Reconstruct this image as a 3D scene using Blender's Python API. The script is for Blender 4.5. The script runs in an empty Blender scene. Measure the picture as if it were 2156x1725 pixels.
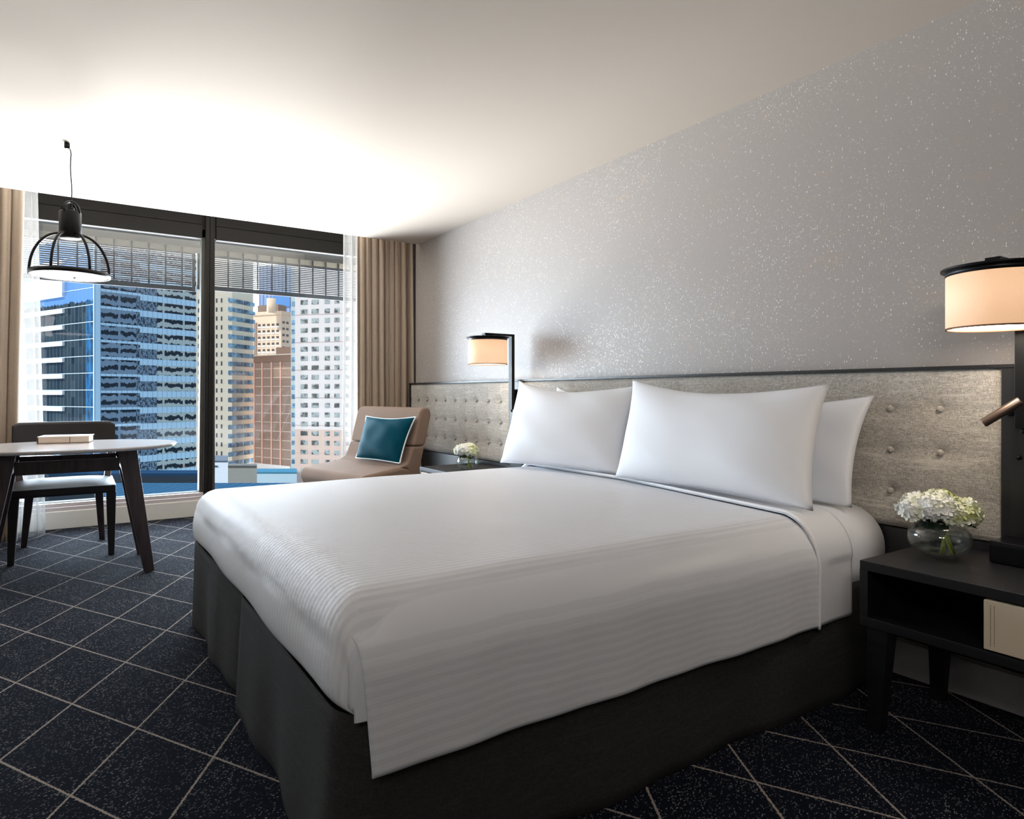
import bpy, bmesh, math, random
from mathutils import Vector, Matrix, noise as mnoise
PI = math.pi
C = bpy.context.scene.collection
SC = bpy.context.scene

# ------------------------------------------------------------------ camera
CAMF, CAMH, CAMA = 1390.0, 1.10, math.radians(33.4)
cd = bpy.data.cameras.new('camera')
cd.sensor_fit = 'HORIZONTAL'; cd.sensor_width = 36.0
cd.lens = CAMF / 2156 * 36.0
cd.shift_y = -33.5 / 2156
cd.clip_start = 0.05; cd.clip_end = 2000
cam = bpy.data.objects.new('camera', cd); C.objects.link(cam)
cam.location = (0, 0, CAMH); cam.rotation_euler = (PI/2, 0, -CAMA)
SC.camera = cam

# ------------------------------------------------------------------ node helper
class NT:
    def __init__(s, tree): s.t = tree; s.n = tree.nodes; s.l = tree.links
    def node(s, typ, **kw):
        nd = s.n.new(typ)
        for k, v in kw.items(): setattr(nd, k, v)
        return nd
    def put(s, sock, v):
        if v is None: return
        if hasattr(v, 'is_linked') or hasattr(v, 'links'): s.l.new(v, sock)
        else: sock.default_value = v
    def math(s, op, a, b=None, c=None, clamp=False):
        nd = s.node('ShaderNodeMath', operation=op, use_clamp=clamp)
        for i, v in enumerate((a, b, c)):
            if v is not None: s.put(nd.inputs[i], v)
        return nd.outputs[0]
    def vmath(s, op, a, b=None):
        nd = s.node('ShaderNodeVectorMath', operation=op)
        s.put(nd.inputs[0], a)
        if b is not None: s.put(nd.inputs[1], b)
        return nd.outputs['Value'] if op in ('DOT_PRODUCT', 'LENGTH') else nd.outputs[0]
    def mix(s, f, a, b, blend='MIX'):
        nd = s.node('ShaderNodeMix', data_type='RGBA', blend_type=blend)
        s.put(nd.inputs[0], f); s.put(nd.inputs[6], a); s.put(nd.inputs[7], b)
        return nd.outputs[2]
    def sep(s, v):
        nd = s.node('ShaderNodeSeparateXYZ'); s.put(nd.inputs[0], v); return nd.outputs
    def comb(s, x=0.0, y=0.0, z=0.0):
        nd = s.node('ShaderNodeCombineXYZ')
        for i, v in enumerate((x, y, z)): s.put(nd.inputs[i], v)
        return nd.outputs[0]
    def coord(s, which='Object'): return s.node('ShaderNodeTexCoord').outputs[which]
    def scale(s, v, k): return s.vmath('MULTIPLY', v, tuple(k))
    def noise(s, v, scale=5.0, detail=2.0, rough=0.5, out='Fac'):
        nd = s.node('ShaderNodeTexNoise'); s.put(nd.inputs['Vector'], v)
        nd.inputs['Scale'].default_value = scale; nd.inputs['Detail'].default_value = detail
        nd.inputs['Roughness'].default_value = rough
        return nd.outputs[out]
    def white(s, v):
        nd = s.node('ShaderNodeTexWhiteNoise', noise_dimensions='3D'); s.put(nd.inputs[0], v); return nd.outputs[0]
    def ramp(s, f, stops):
        nd = s.node('ShaderNodeValToRGB'); s.put(nd.inputs[0], f)
        e = nd.color_ramp.elements
        e[0].position, e[0].color = stops[0][0], (*stops[0][1], 1) if len(stops[0][1]) == 3 else stops[0][1]
        e[1].position, e[1].color = stops[-1][0], (*stops[-1][1], 1)
        for p, c in stops[1:-1]:
            q = e.new(p); q.color = (*c, 1)
        return nd.outputs[0]
    def mapr(s, v, a, b, c=0.0, d=1.0, smooth=False):
        nd = s.node('ShaderNodeMapRange', interpolation_type='SMOOTHSTEP' if smooth else 'LINEAR')
        s.put(nd.inputs[0], v)
        for i, q in enumerate((a, b, c, d)): nd.inputs[i+1].default_value = q
        return nd.outputs[0]
    def bump(s, h, strength=0.3, dist=0.002):
        nd = s.node('ShaderNodeBump'); s.put(nd.inputs['Height'], h)
        nd.inputs['Strength'].default_value = strength; nd.inputs['Distance'].default_value = dist
        return nd.outputs[0]

def rgb(h):
    h = h.lstrip('#'); v = [int(h[i:i+2], 16)/255 for i in (0, 2, 4)]
    return tuple((c/12.92 if c <= .04045 else ((c+.055)/1.055)**2.4) for c in v)

def mat(name, color=(.8, .8, .8), rough=.6, metal=0.0, build=None, **kw):
    m = bpy.data.materials.new(name); m.use_nodes = True
    t = NT(m.node_tree); b = t.n['Principled BSDF']
    b.inputs['Base Color'].default_value = (*color[:3], 1)
    b.inputs['Roughness'].default_value = rough
    b.inputs['Metallic'].default_value = metal
    for k, v in kw.items(): b.inputs[k.replace('_', ' ')].default_value = v
    if build: build(t, b)
    return m

# ------------------------------------------------------------------ world, sun, lamps, exposure
w = bpy.data.worlds.new('sky'); SC.world = w; w.use_nodes = True
t = NT(w.node_tree)
bg = t.n['Background']
d = t.coord('Generated')
dx, dy, dz = t.sep(d)
side = t.mapr(t.vmath('DOT_PRODUCT', d, (.06, .998, 0)), .40, .88, 0, 1, True)                 # sky brightened toward the window to light the room
up = t.mapr(dz, 0.0, 0.6, 0, 1)
blue = t.mix(up, (.74, .86, 1.0, 1), (.42, .62, .95, 1))
hazy = t.mix(t.mapr(dz, -.30, -.02, 0, 1), (.98, .965, .95, 1), (.76, .88, 1.0, 1))
SKY_BACK, SKY_FRONT, SKY_LOW = 0.55, 14.0, 32.0
low = t.mapr(dz, -.16, -.35, 0, 1, True)                    # added glow below the horizon, lights the ceiling like city bounce
k = t.math('MULTIPLY_ADD', low, SKY_LOW - SKY_FRONT, SKY_FRONT)
kk = t.math('MULTIPLY_ADD', side, t.math('SUBTRACT', k, SKY_BACK), SKY_BACK)
t.put(bg.inputs['Color'], t.mix(side, blue, hazy)); t.put(bg.inputs['Strength'], kk)
w.cycles.sampling_method = 'MANUAL'; w.cycles.sample_map_resolution = 512

def sun(name, frm, power, angle, color):
    l = bpy.data.lights.new(name, 'SUN'); l.energy = power; l.angle = math.radians(angle); l.color = color
    o = bpy.data.objects.new(name, l); C.objects.link(o)
    o.rotation_euler = Vector(frm).to_track_quat('Z', 'Y').to_euler(); return o
sun('sun', (-.894*.669, -.448*.669, .743), 3.0, 0.6, (1.0, .95, .88))

def area(name, loc, aim, sx, sy, power, color=(1, 1, 1)):
    l = bpy.data.lights.new(name, 'AREA'); l.shape = 'RECTANGLE'; l.size = sx; l.size_y = sy
    l.energy = power; l.color = color
    o = bpy.data.objects.new(name, l); C.objects.link(o); o.location = loc
    o.rotation_euler = (Vector(aim) - Vector(loc)).to_track_quat('-Z', 'Y').to_euler(); return o
for n, x0, x1 in (('daylight_portal', -.35, .96), ('daylight_portal', 1.05, 2.45)):
    p = area(n, ((x0+x1)/2, 6.70, 1.35), ((x0+x1)/2, 0, 1.35), x1-x0, 2.45, 1.0)
    p.data.cycles.is_portal = True
# added fill behind the camera, brightens the bed side and right wall
el = area('unseen_fill_light', (-.7, -.9, 2.44), (2.2, 1.3, 1.9), 1.2, .6, 10, (1, .95, .91))
el.data.spread = math.radians(110)

SC.view_settings.view_transform = 'Standard'; SC.view_settings.look = 'None'
SC.view_settings.exposure = 0.75; SC.view_settings.gamma = 1.0
SC.view_settings.use_curve_mapping = False
cy = SC.cycles
cy.max_bounces = 10; cy.diffuse_bounces = 6; cy.glossy_bounces = 4; cy.transmission_bounces = 8
cy.transparent_max_bounces = 16; cy.sample_clamp_indirect = 6.0
cy.use_denoising = True; cy.caustics_reflective = False; cy.caustics_refractive = False

# ------------------------------------------------------------------ geometry helpers
WM = {}
def tag(o, label=None, cat=None, group=None, kind=None):
    if label: o['label'] = label
    if cat: o['category'] = cat
    if group: o['group'] = group
    if kind: o['kind'] = kind
    return o
def thing(name, label, cat, loc=(0, 0, 0), rz=0.0, group=None):
    o = bpy.data.objects.new(name, None); C.objects.link(o)
    o.empty_display_size = .1
    o.location = loc; o.rotation_euler = (0, 0, rz)
    WM[o.name] = Matrix.Translation(loc) @ Matrix.Rotation(rz, 4, 'Z')
    return tag(o, label, cat, group)

class MB:
    def __init__(s): s.v = []; s.f = []; s.sm = []; s.uv = None
    def add(s, vs, fs, smooth=False):
        n = len(s.v); s.v += [tuple(v) for v in vs]; s.f += [tuple(i+n for i in f) for f in fs]; s.sm += [smooth]*len(fs); return s
    def box(s, x0, x1, y0, y1, z0, z1, M=None):
        vs = [Vector((x, y, z)) for z in (z0, z1) for y in (y0, y1) for x in (x0, x1)]
        if M: vs = [M @ v for v in vs]
        return s.add(vs, [(0, 2, 3, 1), (4, 5, 7, 6), (0, 1, 5, 4), (2, 6, 7, 3), (0, 4, 6, 2), (1, 3, 7, 5)])
    def hexa(s, lo, hi):   # lo, hi: 4 points each, counter-clockwise seen from above
        return s.add(list(lo)+list(hi), [(3, 2, 1, 0), (4, 5, 6, 7), (0, 1, 5, 4), (1, 2, 6, 5), (2, 3, 7, 6), (3, 0, 4, 7)])
    def taper(s, cx0, cy0, wx0, wy0, z0, cx1, cy1, wx1, wy1, z1):
        q = lambda cx, cy, wx, wy, z: [(cx-wx/2, cy-wy/2, z), (cx+wx/2, cy-wy/2, z), (cx+wx/2, cy+wy/2, z), (cx-wx/2, cy+wy/2, z)]
        return s.hexa(q(cx0, cy0, wx0, wy0, z0), q(cx1, cy1, wx1, wy1, z1))
    def lathe(s, prof, c=(0, 0, 0), n=32, M=None, smooth=True, closed=False):
        vs = []; fs = []
        for r, z in prof:
            for i in range(n):
                a = 2*PI*i/n; v = Vector((c[0]+r*math.cos(a), c[1]+r*math.sin(a), c[2]+z)); vs.append(M @ v if M else v)
        m = len(prof)
        for j in range(m if closed else m-1):
            k2 = (j+1) % m
            for i in range(n):
                i2 = (i+1) % n; fs.append((j*n+i, j*n+i2, k2*n+i2, k2*n+i))
        s.add(vs, fs, smooth)
        if not closed:
            base = len(s.v)-len(vs)
            if prof[0][0] > 1e-4: s.f.append(tuple(base+i for i in reversed(range(n)))); s.sm.append(False)
            if prof[-1][0] > 1e-4: s.f.append(tuple(base+(m-1)*n+i for i in range(n))); s.sm.append(False)
        return s
    def tube(s, pts, r, n=8, closed=False, smooth=True):
        pts = [Vector(p) for p in pts]; m = len(pts); vs = []; fs = []
        up = None
        for i, p in enumerate(pts):
            if closed: tn = pts[(i+1) % m]-pts[i-1]
            else: tn = pts[min(i+1, m-1)]-pts[max(i-1, 0)]
            tn.normalize()
            if up is None:
                up = Vector((0, 0, 1)) if abs(tn.z) < .9 else Vector((1, 0, 0))
            a = up - tn*up.dot(tn); a.normalize(); up = a; b = tn.cross(a)
            rr = r[i] if isinstance(r, (list, tuple)) else r
            for k in range(n):
                q = 2*PI*k/n; vs.append(p + a*math.cos(q)*rr + b*math.sin(q)*rr)
        for i in range(m if closed else m-1):
            j = (i+1) % m
            for k in range(n):
                k2 = (k+1) % n; fs.append((i*n+k, i*n+k2, j*n+k2, j*n+k))
        if not closed: fs += [tuple(reversed(range(n))), tuple((m-1)*n+k for k in range(n))]
        return s.add(vs, fs, smooth)
    def grid(s, fn, nu, nv, smooth=True, flip=False, close_u=False):
        vs = []; uv = []
        for j in range(nv+1):
            for i in range(nu+1):
                vs.append(fn(i/nu, j/nv))
        fs = []
        for j in range(nv):
            for i in range(nu):
                a = j*(nu+1)+i; q = (a, a+1, a+nu+2, a+nu+1)
                fs.append(tuple(reversed(q)) if flip else q)
        return s.add(vs, fs, smooth)
    def prism(s, poly, axis, a, b):      # poly: 2-D points, extruded from a to b along axis ('x','y','z')
        mk = {'x': lambda p, t: (t, p[0], p[1]), 'y': lambda p, t: (p[0], t, p[1]), 'z': lambda p, t: (p[0], p[1], t)}[axis]
        n = len(poly); vs = [mk(p, a) for p in poly]+[mk(p, b) for p in poly]
        fs = [tuple(reversed(range(n))), tuple(range(n, 2*n))]+[(i, (i+1) % n, (i+1) % n+n, i+n) for i in range(n)]
        return s.add(vs, fs)
    def build(s, name, m, parent=None, world=True, bevel=0, seg=2, sub=0, fix=True, solid=0, sharp=None, offs=0.0):
        me = bpy.data.meshes.new(name)
        vs = s.v; M = Matrix.Identity(4)
        if parent is not None:
            M = WM[parent.name]
            if world: Mi = M.inverted(); vs = [Mi @ Vector(v) for v in vs]
        me.from_pydata([tuple(v) for v in vs], [], s.f); me.update()
        me.polygons.foreach_set('use_smooth', s.sm)
        if fix:
            bm = bmesh.new(); bm.from_mesh(me); bmesh.ops.recalc_face_normals(bm, faces=bm.faces); bm.to_mesh(me); bm.free()
        me.materials.append(m)
        o = bpy.data.objects.new(name, me); C.objects.link(o)
        if parent is not None: o.parent = parent
        WM[o.name] = M.copy()
        if solid: md = o.modifiers.new('solid', 'SOLIDIFY'); md.thickness = solid; md.offset = offs
        if bevel:
            md = o.modifiers.new('bevel', 'BEVEL'); md.width = bevel; md.segments = seg; md.limit_method = 'ANGLE'; md.angle_limit = math.radians(35)
            if seg > 1:
                for p in me.polygons: p.use_smooth = True
                md.harden_normals = False
                wn = o.modifiers.new('wn', 'WEIGHTED_NORMAL'); wn.keep_sharp = False
        if sub: md = o.modifiers.new('sub', 'SUBSURF'); md.levels = sub; md.render_levels = sub
        return o
def struct(name, mb, m, parent=None, **kw):
    o = mb.build(name, m, parent, **kw)
    if parent is None: o['kind'] = 'structure'
    return o
def bx(*a): return MB().box(*a)

# ------------------------------------------------------------------ materials
def wallpaper(t, b):
    p = t.coord()
    wv = t.noise(t.scale(p, (60, 60, 900)), 1.0, 2)                        # fine horizontal weave
    big = t.noise(p, 1.6, 3, .6)
    def specks(cell, prob, seed, hx, hz):
        q = t.vmath('ADD', t.scale(p, (0, 1/cell, 1/cell)), (0, seed, seed*1.7))
        fl = t.vmath('FLOOR', q); fr = t.sep(t.vmath('FRACTION', q))
        r = t.white(fl); r2 = t.white(t.vmath('ADD', fl, (9.5, 3.1, 7.7)))
        th = t.math('MULTIPLY_ADD', t.mapr(big, .35, .65), -prob*1.5, 1.0 - prob*.25)
        on = t.math('GREATER_THAN', r, th)
        mx = t.math('LESS_THAN', t.math('ABSOLUTE', t.math('SUBTRACT', fr[1], .5)), hx)
        mz = t.math('LESS_THAN', t.math('ABSOLUTE', t.math('SUBTRACT', fr[2], .5)), hz)
        return t.math('MULTIPLY', t.math('MULTIPLY', on, t.math('MULTIPLY', mx, mz)), t.math('MULTIPLY_ADD', r2, .8, .2))
    s1 = specks(.0095, .085, 3.3, .16, .33); s2 = specks(.006, .13, 11.9, .18, .32)
    sp = t.math('MAXIMUM', s1, t.math('MULTIPLY', s2, .6))
    base = t.mix(t.mapr(wv, .3, .7), (*rgb('a7a09b'), 1), (*rgb('b2aca7'), 1))
    patch = t.noise(t.scale(p, (1, 9, 14)), 1.0, 2)
    base = t.mix(t.mapr(patch, .62, .72, 0, .35), base, (*rgb('b5a596'), 1))
    col = t.mix(sp, base, (.98, .96, .92, 1))
    t.put(b.inputs['Base Color'], col)
    t.put(b.inputs['Metallic'], t.math('MULTIPLY', sp, .35))
    t.put(b.inputs['Roughness'], t.math('MULTIPLY_ADD', sp, -.12, .44))
    t.put(b.inputs['Normal'], t.bump(wv, .25, .0006))
M_wallpaper = mat('shimmer wallpaper', rough=.5, build=wallpaper)

def carpet(t, b):
    p = t.coord()
    wob = t.math('MULTIPLY_ADD', t.noise(p, 140, 2), .03, -.015)
    def lines(ax, ay, off, sp):
        i = t.math('ADD', t.vmath('DOT_PRODUCT', p, (ax, ay, 0)), off)
        f = t.math('ADD', t.math('SUBTRACT', t.math('FRACT', t.math('ADD', i, .5)), .5), wob)
        return t.math('LESS_THAN', t.math('MULTIPLY', t.math('ABSOLUTE', f), sp), .0034)
    L = t.math('MAXIMUM', lines(2.74237, -1.56835, 4.44701, .3165), lines(2.80680, 1.56138, -3.35137, .3113))
    def cells(cx, cyy, prob, seed, ang):
        ca, sa = math.cos(ang), math.sin(ang)
        u = t.math('MULTIPLY', t.vmath('DOT_PRODUCT', p, (ca, sa, 0)), 1/cx)
        v = t.math('MULTIPLY', t.vmath('DOT_PRODUCT', p, (-sa, ca, 0)), 1/cyy)
        q = t.comb(u, v, seed); r = t.white(t.vmath('FLOOR', q)); fr = t.sep(t.vmath('FRACTION', q))
        on = t.math('GREATER_THAN', r, 1-prob)
        m = t.math('MULTIPLY', t.math('LESS_THAN', t.math('ABSOLUTE', t.math('SUBTRACT', fr[0], .5)), .34),
                   t.math('LESS_THAN', t.math('ABSOLUTE', t.math('SUBTRACT', fr[1], .5)), .30))
        r2 = t.white(t.vmath('ADD', t.vmath('FLOOR', q), (5, 9, 3)))
        return t.math('MULTIPLY', t.math('MULTIPLY', on, m), r2)
    pat = t.mapr(t.noise(t.scale(p, (1, 1, 1)), 7, 2), .35, .65, .35, 1)
    sp = t.math('MULTIPLY', t.math('MAXIMUM', cells(.006, .0045, .15, 1.5, .5236), cells(.008, .005, .11, 7.5, .5236)), pat)
    n1 = t.noise(t.scale(p, (1, 1, 1)), 260, 2)
    base = t.mix(t.mapr(n1, .3, .7), (.004, .005, .010, 1), (.010, .014, .026, 1))
    col = t.mix(t.math('MULTIPLY', sp, .8), base, (.46, .45, .46, 1))
    col = t.mix(L, col, (.37, .325, .29, 1))
    t.put(b.inputs['Base Color'], col)
    t.put(b.inputs['Normal'], t.bump(t.math('ADD', n1, t.math('MULTIPLY', L, .6)), .6, .003))
    b.inputs['Sheen Weight'].default_value = .03; b.inputs['Sheen Roughness'].default_value = .4
    b.inputs['Specular IOR Level'].default_value = .03
M_carpet = mat('lattice carpet', rough=.9, build=carpet)

def tweed(c1, c2, c3):
    def f(t, b):
        p = t.coord()
        h = t.noise(t.scale(p, (60, 60, 520)), 1.0, 3, .6)
        v = t.noise(t.scale(p, (620, 620, 60)), 1.0, 3, .6)
        q = t.vmath('FLOOR', t.scale(p, (430, 430, 430))); r = t.white(q)
        slub = t.noise(t.scale(p, (5, 5, 70)), 1.0, 3, .65)
        col = t.mix(t.mapr(h, .35, .65), (*c1, 1), (*c2, 1))
        col = t.mix(t.mapr(v, .48, .75, 0, .8), col, (*c3, 1))
        col = t.mix(t.mapr(r, .55, 1, 0, .45), col, (*c3, 1))
        col = t.mix(t.mapr(slub, .55, .70, 0, .6), col, (*c2, 1))
        t.put(b.inputs['Base Color'], col)
        t.put(b.inputs['Normal'], t.bump(t.math('ADD', h, t.math('ADD', v, r)), .5, .0012))
    return f
M_tweed = mat('headboard tweed', rough=.85, build=tweed(rgb('a19a91'), rgb('dad4c9'), rgb('5c554f')))
M_tweed.node_tree.nodes['Principled BSDF'].inputs['Sheen Weight'].default_value = .35
M_skirt = mat('charcoal linen', rough=.9, build=tweed(rgb('282728'), rgb('3b3939'), rgb('151516')))

def linen_stripe(axis_mix):
    def f(t, b):
        p = t.coord(); x, y, z = t.sep(p)
        if axis_mix == 'y': c = y
        elif axis_mix == 'z': c = z
        elif axis_mix == 'yz': c = t.math('SUBTRACT', y, z)
        c = t.math('ADD', c, t.math('MULTIPLY', t.noise(p, 6, 1), .0035))
        s = t.math('SINE', t.math('MULTIPLY', c, 2*PI/.023))
        st = t.mapr(s, -.25, .25, 0, 1)
        t.put(b.inputs['Base Color'], t.mix(st, (.77, .79, .84, 1), (.83, .85, .90, 1)))
        t.put(b.inputs['Roughness'], t.math('MULTIPLY_ADD', st, -.25, .65))
        wr = t.noise(t.scale(p, (5, 5, 5)), 1.0, 3, .5)
        n2 = t.noise(p, 900, 1)
        h = t.math('ADD', t.math('MULTIPLY', wr, 4.0), t.math('ADD', t.math('MULTIPLY', st, .12), t.math('MULTIPLY', n2, .1)))
        t.put(b.inputs['Normal'], t.bump(h, .35, .0035))
    return f
M_duvet = mat('satin stripe cotton', rough=.6, build=linen_stripe('y'))
M_flap = mat('satin stripe cotton side', rough=.6, build=linen_stripe('yz'))
def plain_linen(t, b):
    p = t.coord()
    h = t.math('ADD', t.math('MULTIPLY', t.noise(p, 6, 3, .5), 2.0), t.math('MULTIPLY', t.noise(p, 700, 1), .12))
    t.put(b.inputs['Normal'], t.bump(h, .30, .0035))
M_linen = mat('white cotton', (.82, .84, .885), .65, build=plain_linen)
M_piping = mat('white piping', (.93, .93, .94), .5)

def grain(c1, c2, sx=(3, 60, 60)):
    def f(t, b):
        p = t.coord(); g = t.noise(t.scale(p, sx), 1.0, 4, .6)
        t.put(b.inputs['Base Color'], t.mix(t.mapr(g, .3, .7), (*c1, 1), (*c2, 1)))
        t.put(b.inputs['Normal'], t.bump(g, .15, .0006))
    return f
M_black_wood = mat('black stained oak', rough=.42, build=grain(rgb('0f0f14'), rgb('1e1e24'), (45, 4, 45)))
M_panel = mat('dark headboard panel', rough=.32, build=grain(rgb('202022'), rgb('2c2c2e'), (40, 40, 3)))
M_walnut = mat('dark walnut', rough=.38, build=grain(rgb('2b2223'), rgb('43373a'), (60, 60, 4)))
def leather(c1, c2, sc=420):
    def f(t, b):
        p = t.coord(); n = t.noise(p, sc, 2); n2 = t.noise(p, 3, 2)
        t.put(b.inputs['Base Color'], t.mix(n2, (*c1, 1), (*c2, 1))); t.put(b.inputs['Normal'], t.bump(n, .25, .0008))
    return f
M_leather = mat('black brown leather', rough=.46, build=leather(rgb('1c1a1d'), rgb('2d2828')))
M_cream_leather = mat('cream leather', rough=.5, build=leather(rgb('d2c3ab'), rgb('ddd0ba'), 600))
M_black = mat('black metal', (.012, .012, .013), .38, .6)
M_black_gloss = mat('black gloss plastic', (.006, .006, .008), .08)
M_bronze = mat('brushed bronze', rgb('8c776a'), .33, .85)
M_white = mat('white paint', rgb('e6e3dc'), .55)
def ceil_paint(t, b):
    t.put(b.inputs['Normal'], t.bump(t.noise(t.coord(), 180, 2), .05, .0005))
M_ceiling = mat('ceiling paint', rgb('d0c5b9'), .8, build=ceil_paint)
M_wallpaint = mat('beige wall paint', rgb('b5ab9d'), .8, build=ceil_paint)
M_base = mat('grey skirting paint', rgb('d3d0d8'), .5)
M_frame = mat('bronze anodised frame', rgb('23211f'), .6, 0, Specular_IOR_Level=.15)
M_framelight = mat('satin aluminium edge', rgb('55544d'), .6, 0, Specular_IOR_Level=.1)
M_sill = mat('grey pink sill metal', rgb('c9bfbf'), .4, .2)
M_shadow_gap = mat('dark recess', (.01, .01, .01), .9)
def drape(t, b):
    p = t.coord(); n = t.noise(t.scale(p, (300, 300, 60)), 1.0, 2)
    t.put(b.inputs['Base Color'], t.mix(n, (*rgb('a3917f'), 1), (*rgb('bdac9b'), 1)))
    t.put(b.inputs['Normal'], t.bump(n, .2, .0006))
    b.inputs['Sheen Weight'].default_value = .2
M_drape = mat('taupe drapery', rough=.75, build=drape)
def sheer():
    m = bpy.data.materials.new('white voile'); m.use_nodes = True; t = NT(m.node_tree)
    for n in list(t.n): t.n.remove(n)
    o = t.node('ShaderNodeOutputMaterial')
    a = t.node('ShaderNodeBsdfDiffuse'); a.inputs[0].default_value = (.62, .61, .59, 1)
    bb = t.node('ShaderNodeBsdfTranslucent'); bb.inputs[0].default_value = (.36, .355, .345, 1)
    tr = t.node('ShaderNodeBsdfTransparent')
    m1 = t.node('ShaderNodeMixShader'); m1.inputs[0].default_value = .5; t.l.new(a.outputs[0], m1.inputs[1]); t.l.new(bb.outputs[0], m1.inputs[2])
    m2 = t.node('ShaderNodeMixShader'); t.l.new(tr.outputs[0], m2.inputs[1]); t.l.new(m1.outputs[0], m2.inputs[2])
    lw = t.node('ShaderNodeLayerWeight'); lw.inputs[0].default_value = .35
    t.put(m2.inputs[0], t.mapr(lw.outputs['Facing'], 0, .8, .22, .80))
    t.l.new(m2.outputs[0], o.inputs[0]); return m
M_sheer = sheer()
def thin_glass(name, tint=(.95, .97, .98), spec=.04):
    m = bpy.data.materials.new(name); m.use_nodes = True; t = NT(m.node_tree)
    for n in list(t.n): t.n.remove(n)
    o = t.node('ShaderNodeOutputMaterial'); tr = t.node('ShaderNodeBsdfTransparent'); tr.inputs[0].default_value = (*tint, 1)
    g = t.node('ShaderNodeBsdfGlossy'); g.inputs['Roughness'].default_value = .02
    fr = t.node('ShaderNodeLayerWeight'); fr.inputs[0].default_value = .5
    mx = t.node('ShaderNodeMixShader'); t.put(mx.inputs[0], t.math('MULTIPLY_ADD', t.math('POWER', fr.outputs['Facing'], 4.5), .6, spec))
    t.l.new(tr.outputs[0], mx.inputs[1]); t.l.new(g.outputs[0], mx.inputs[2]); t.l.new(mx.outputs[0], o.inputs[0]); return m
M_glass = thin_glass('window glass')
M_vase = thin_glass('clear glass', (.95, .97, .97), .09)
M_water = thin_glass('water', (.95, .97, .965), .02)
def shade_mat(name, col, strength, lo):
    def f(t, b):
        p = t.coord(); wv = t.noise(t.scale(p, (250, 250, 500)), 1.0, 2)
        t.put(b.inputs['Base Color'], t.mix(wv, (.75, .55, .42, 1), (.88, .68, .52, 1)))
        t.put(b.inputs['Emission Color'], t.mix(wv, (*lo, 1), (*col, 1)))
        b.inputs['Emission Strength'].default_value = strength
    return mat(name, rough=.8, build=f)
M_shade = shade_mat('peach linen shade', rgb('f6c99c'), .46, rgb('eab083'))
M_shade_edge = mat('shade edge tape', rgb('7d5a44'), .7)
def emis(name, col, s):
    m = mat(name, col, .6); b = m.node_tree.nodes['Principled BSDF']
    b.inputs['Emission Color'].default_value = (*col, 1); b.inputs['Emission Strength'].default_value = s; return m
M_diff = emis('lit lamp diffuser', (1.0, .88, .74), 8.5)
M_pend_diff = emis('lit pendant diffuser', (1.0, .80, .72), .45)
def velvet(t, b):
    p = t.coord(); n = t.noise(p, 9, 2)
    t.put(b.inputs['Base Color'], t.mix(n, (*rgb('023543'), 1), (*rgb('064b5c'), 1)))
    b.inputs['Sheen Weight'].default_value = .25; b.inputs['Sheen Roughness'].default_value = .25
    b.inputs['Sheen Tint'].default_value = (.02, .45, .55, 1); b.inputs['Specular IOR Level'].default_value = .03
M_velvet = mat('teal velvet', rough=.55, build=velvet)
M_suede = mat('tan suede', rough=.85, build=leather(rgb('806b5d'), rgb('957f70'), 260))
M_suede.node_tree.nodes['Principled BSDF'].inputs['Specular IOR Level'].default_value = .15
def tabletop(t, b):
    n = t.noise(t.coord(), 3, 5, .6)
    t.put(b.inputs['Base Color'], t.mix(n, (*rgb('e6e0e1'), 1), (*rgb('f3efee'), 1)))
M_stone = mat('white stone', rough=.12, build=tabletop)
M_paper = mat('page paper', rgb('d8c9bb'), .8)
M_cover = mat('white book cover', rgb('efe9e4'), .5)
M_spine = mat('brown book spine', rgb('6b5a50'), .6)

# ------------------------------------------------------------------ setting
WX = 2.70; CZ = 2.51; CY = 5.695; GY = 6.60
struct('floor', bx(-2.6, 2.8, -1.7, 6.62, -.06, 0), M_carpet)
struct('ceiling', bx(-2.6, 2.8, -1.7, CY, CZ, CZ+.30), M_ceiling)
struct('wall_right', bx(WX, WX+.12, -1.7, 6.75, 0, 2.81), M_wallpaper)
struct('wall_left', bx(-2.72, -2.6, -1.7, 6.75, 0, 2.81), M_wallpaint)
struct('wall_back', bx(-2.72, 2.82, -1.82, -1.7, 0, 2.81), M_wallpaint)
struct('baseboard_right', bx(WX-.014, WX, -1.7, 6.5, 0, .132), M_base, bevel=.003)
struct('wall_front', MB().box(-2.72, -2.0, 6.62, 6.75, 0, 2.81).box(2.60, 2.82, 6.62, 6.75, 0, 2.81), M_wallpaint)
struct('trim_1', bx(-2.72, 2.82, CY-.05, 8.9, 2.81, 2.95), M_white)          # slab closing the curtain recess
# curb under the glass
struct('trim_2', bx(-2.6, 2.7, 6.49, 6.72, 0, .142), M_white, bevel=.004)
struct('trim_3', MB().box(-2.6, 2.7, 6.515, 6.72, .142, .172).box(-2.6, 2.7, 6.56, 6.72, .172, .20), M_sill, bevel=.002)
struct('trim_8', bx(WX-.010, WX, 5.765, 5.80, 1.205, CZ+.2), mat('dark bead', rgb('2a262b'), .6))
# dark header over the glass
h = MB()
for x0, x1 in ((-2.0, .955), (1.075, 2.6)):
    h.box(x0, x1, 6.585, 6.64, 2.645, 2.81).box(x0, x1, 6.575, 6.64, 2.515, 2.638)
h.box(-2.0, 2.6, 6.60, 6.66, 2.53, 2.81)
struct('trim_4', h, M_frame)
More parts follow.
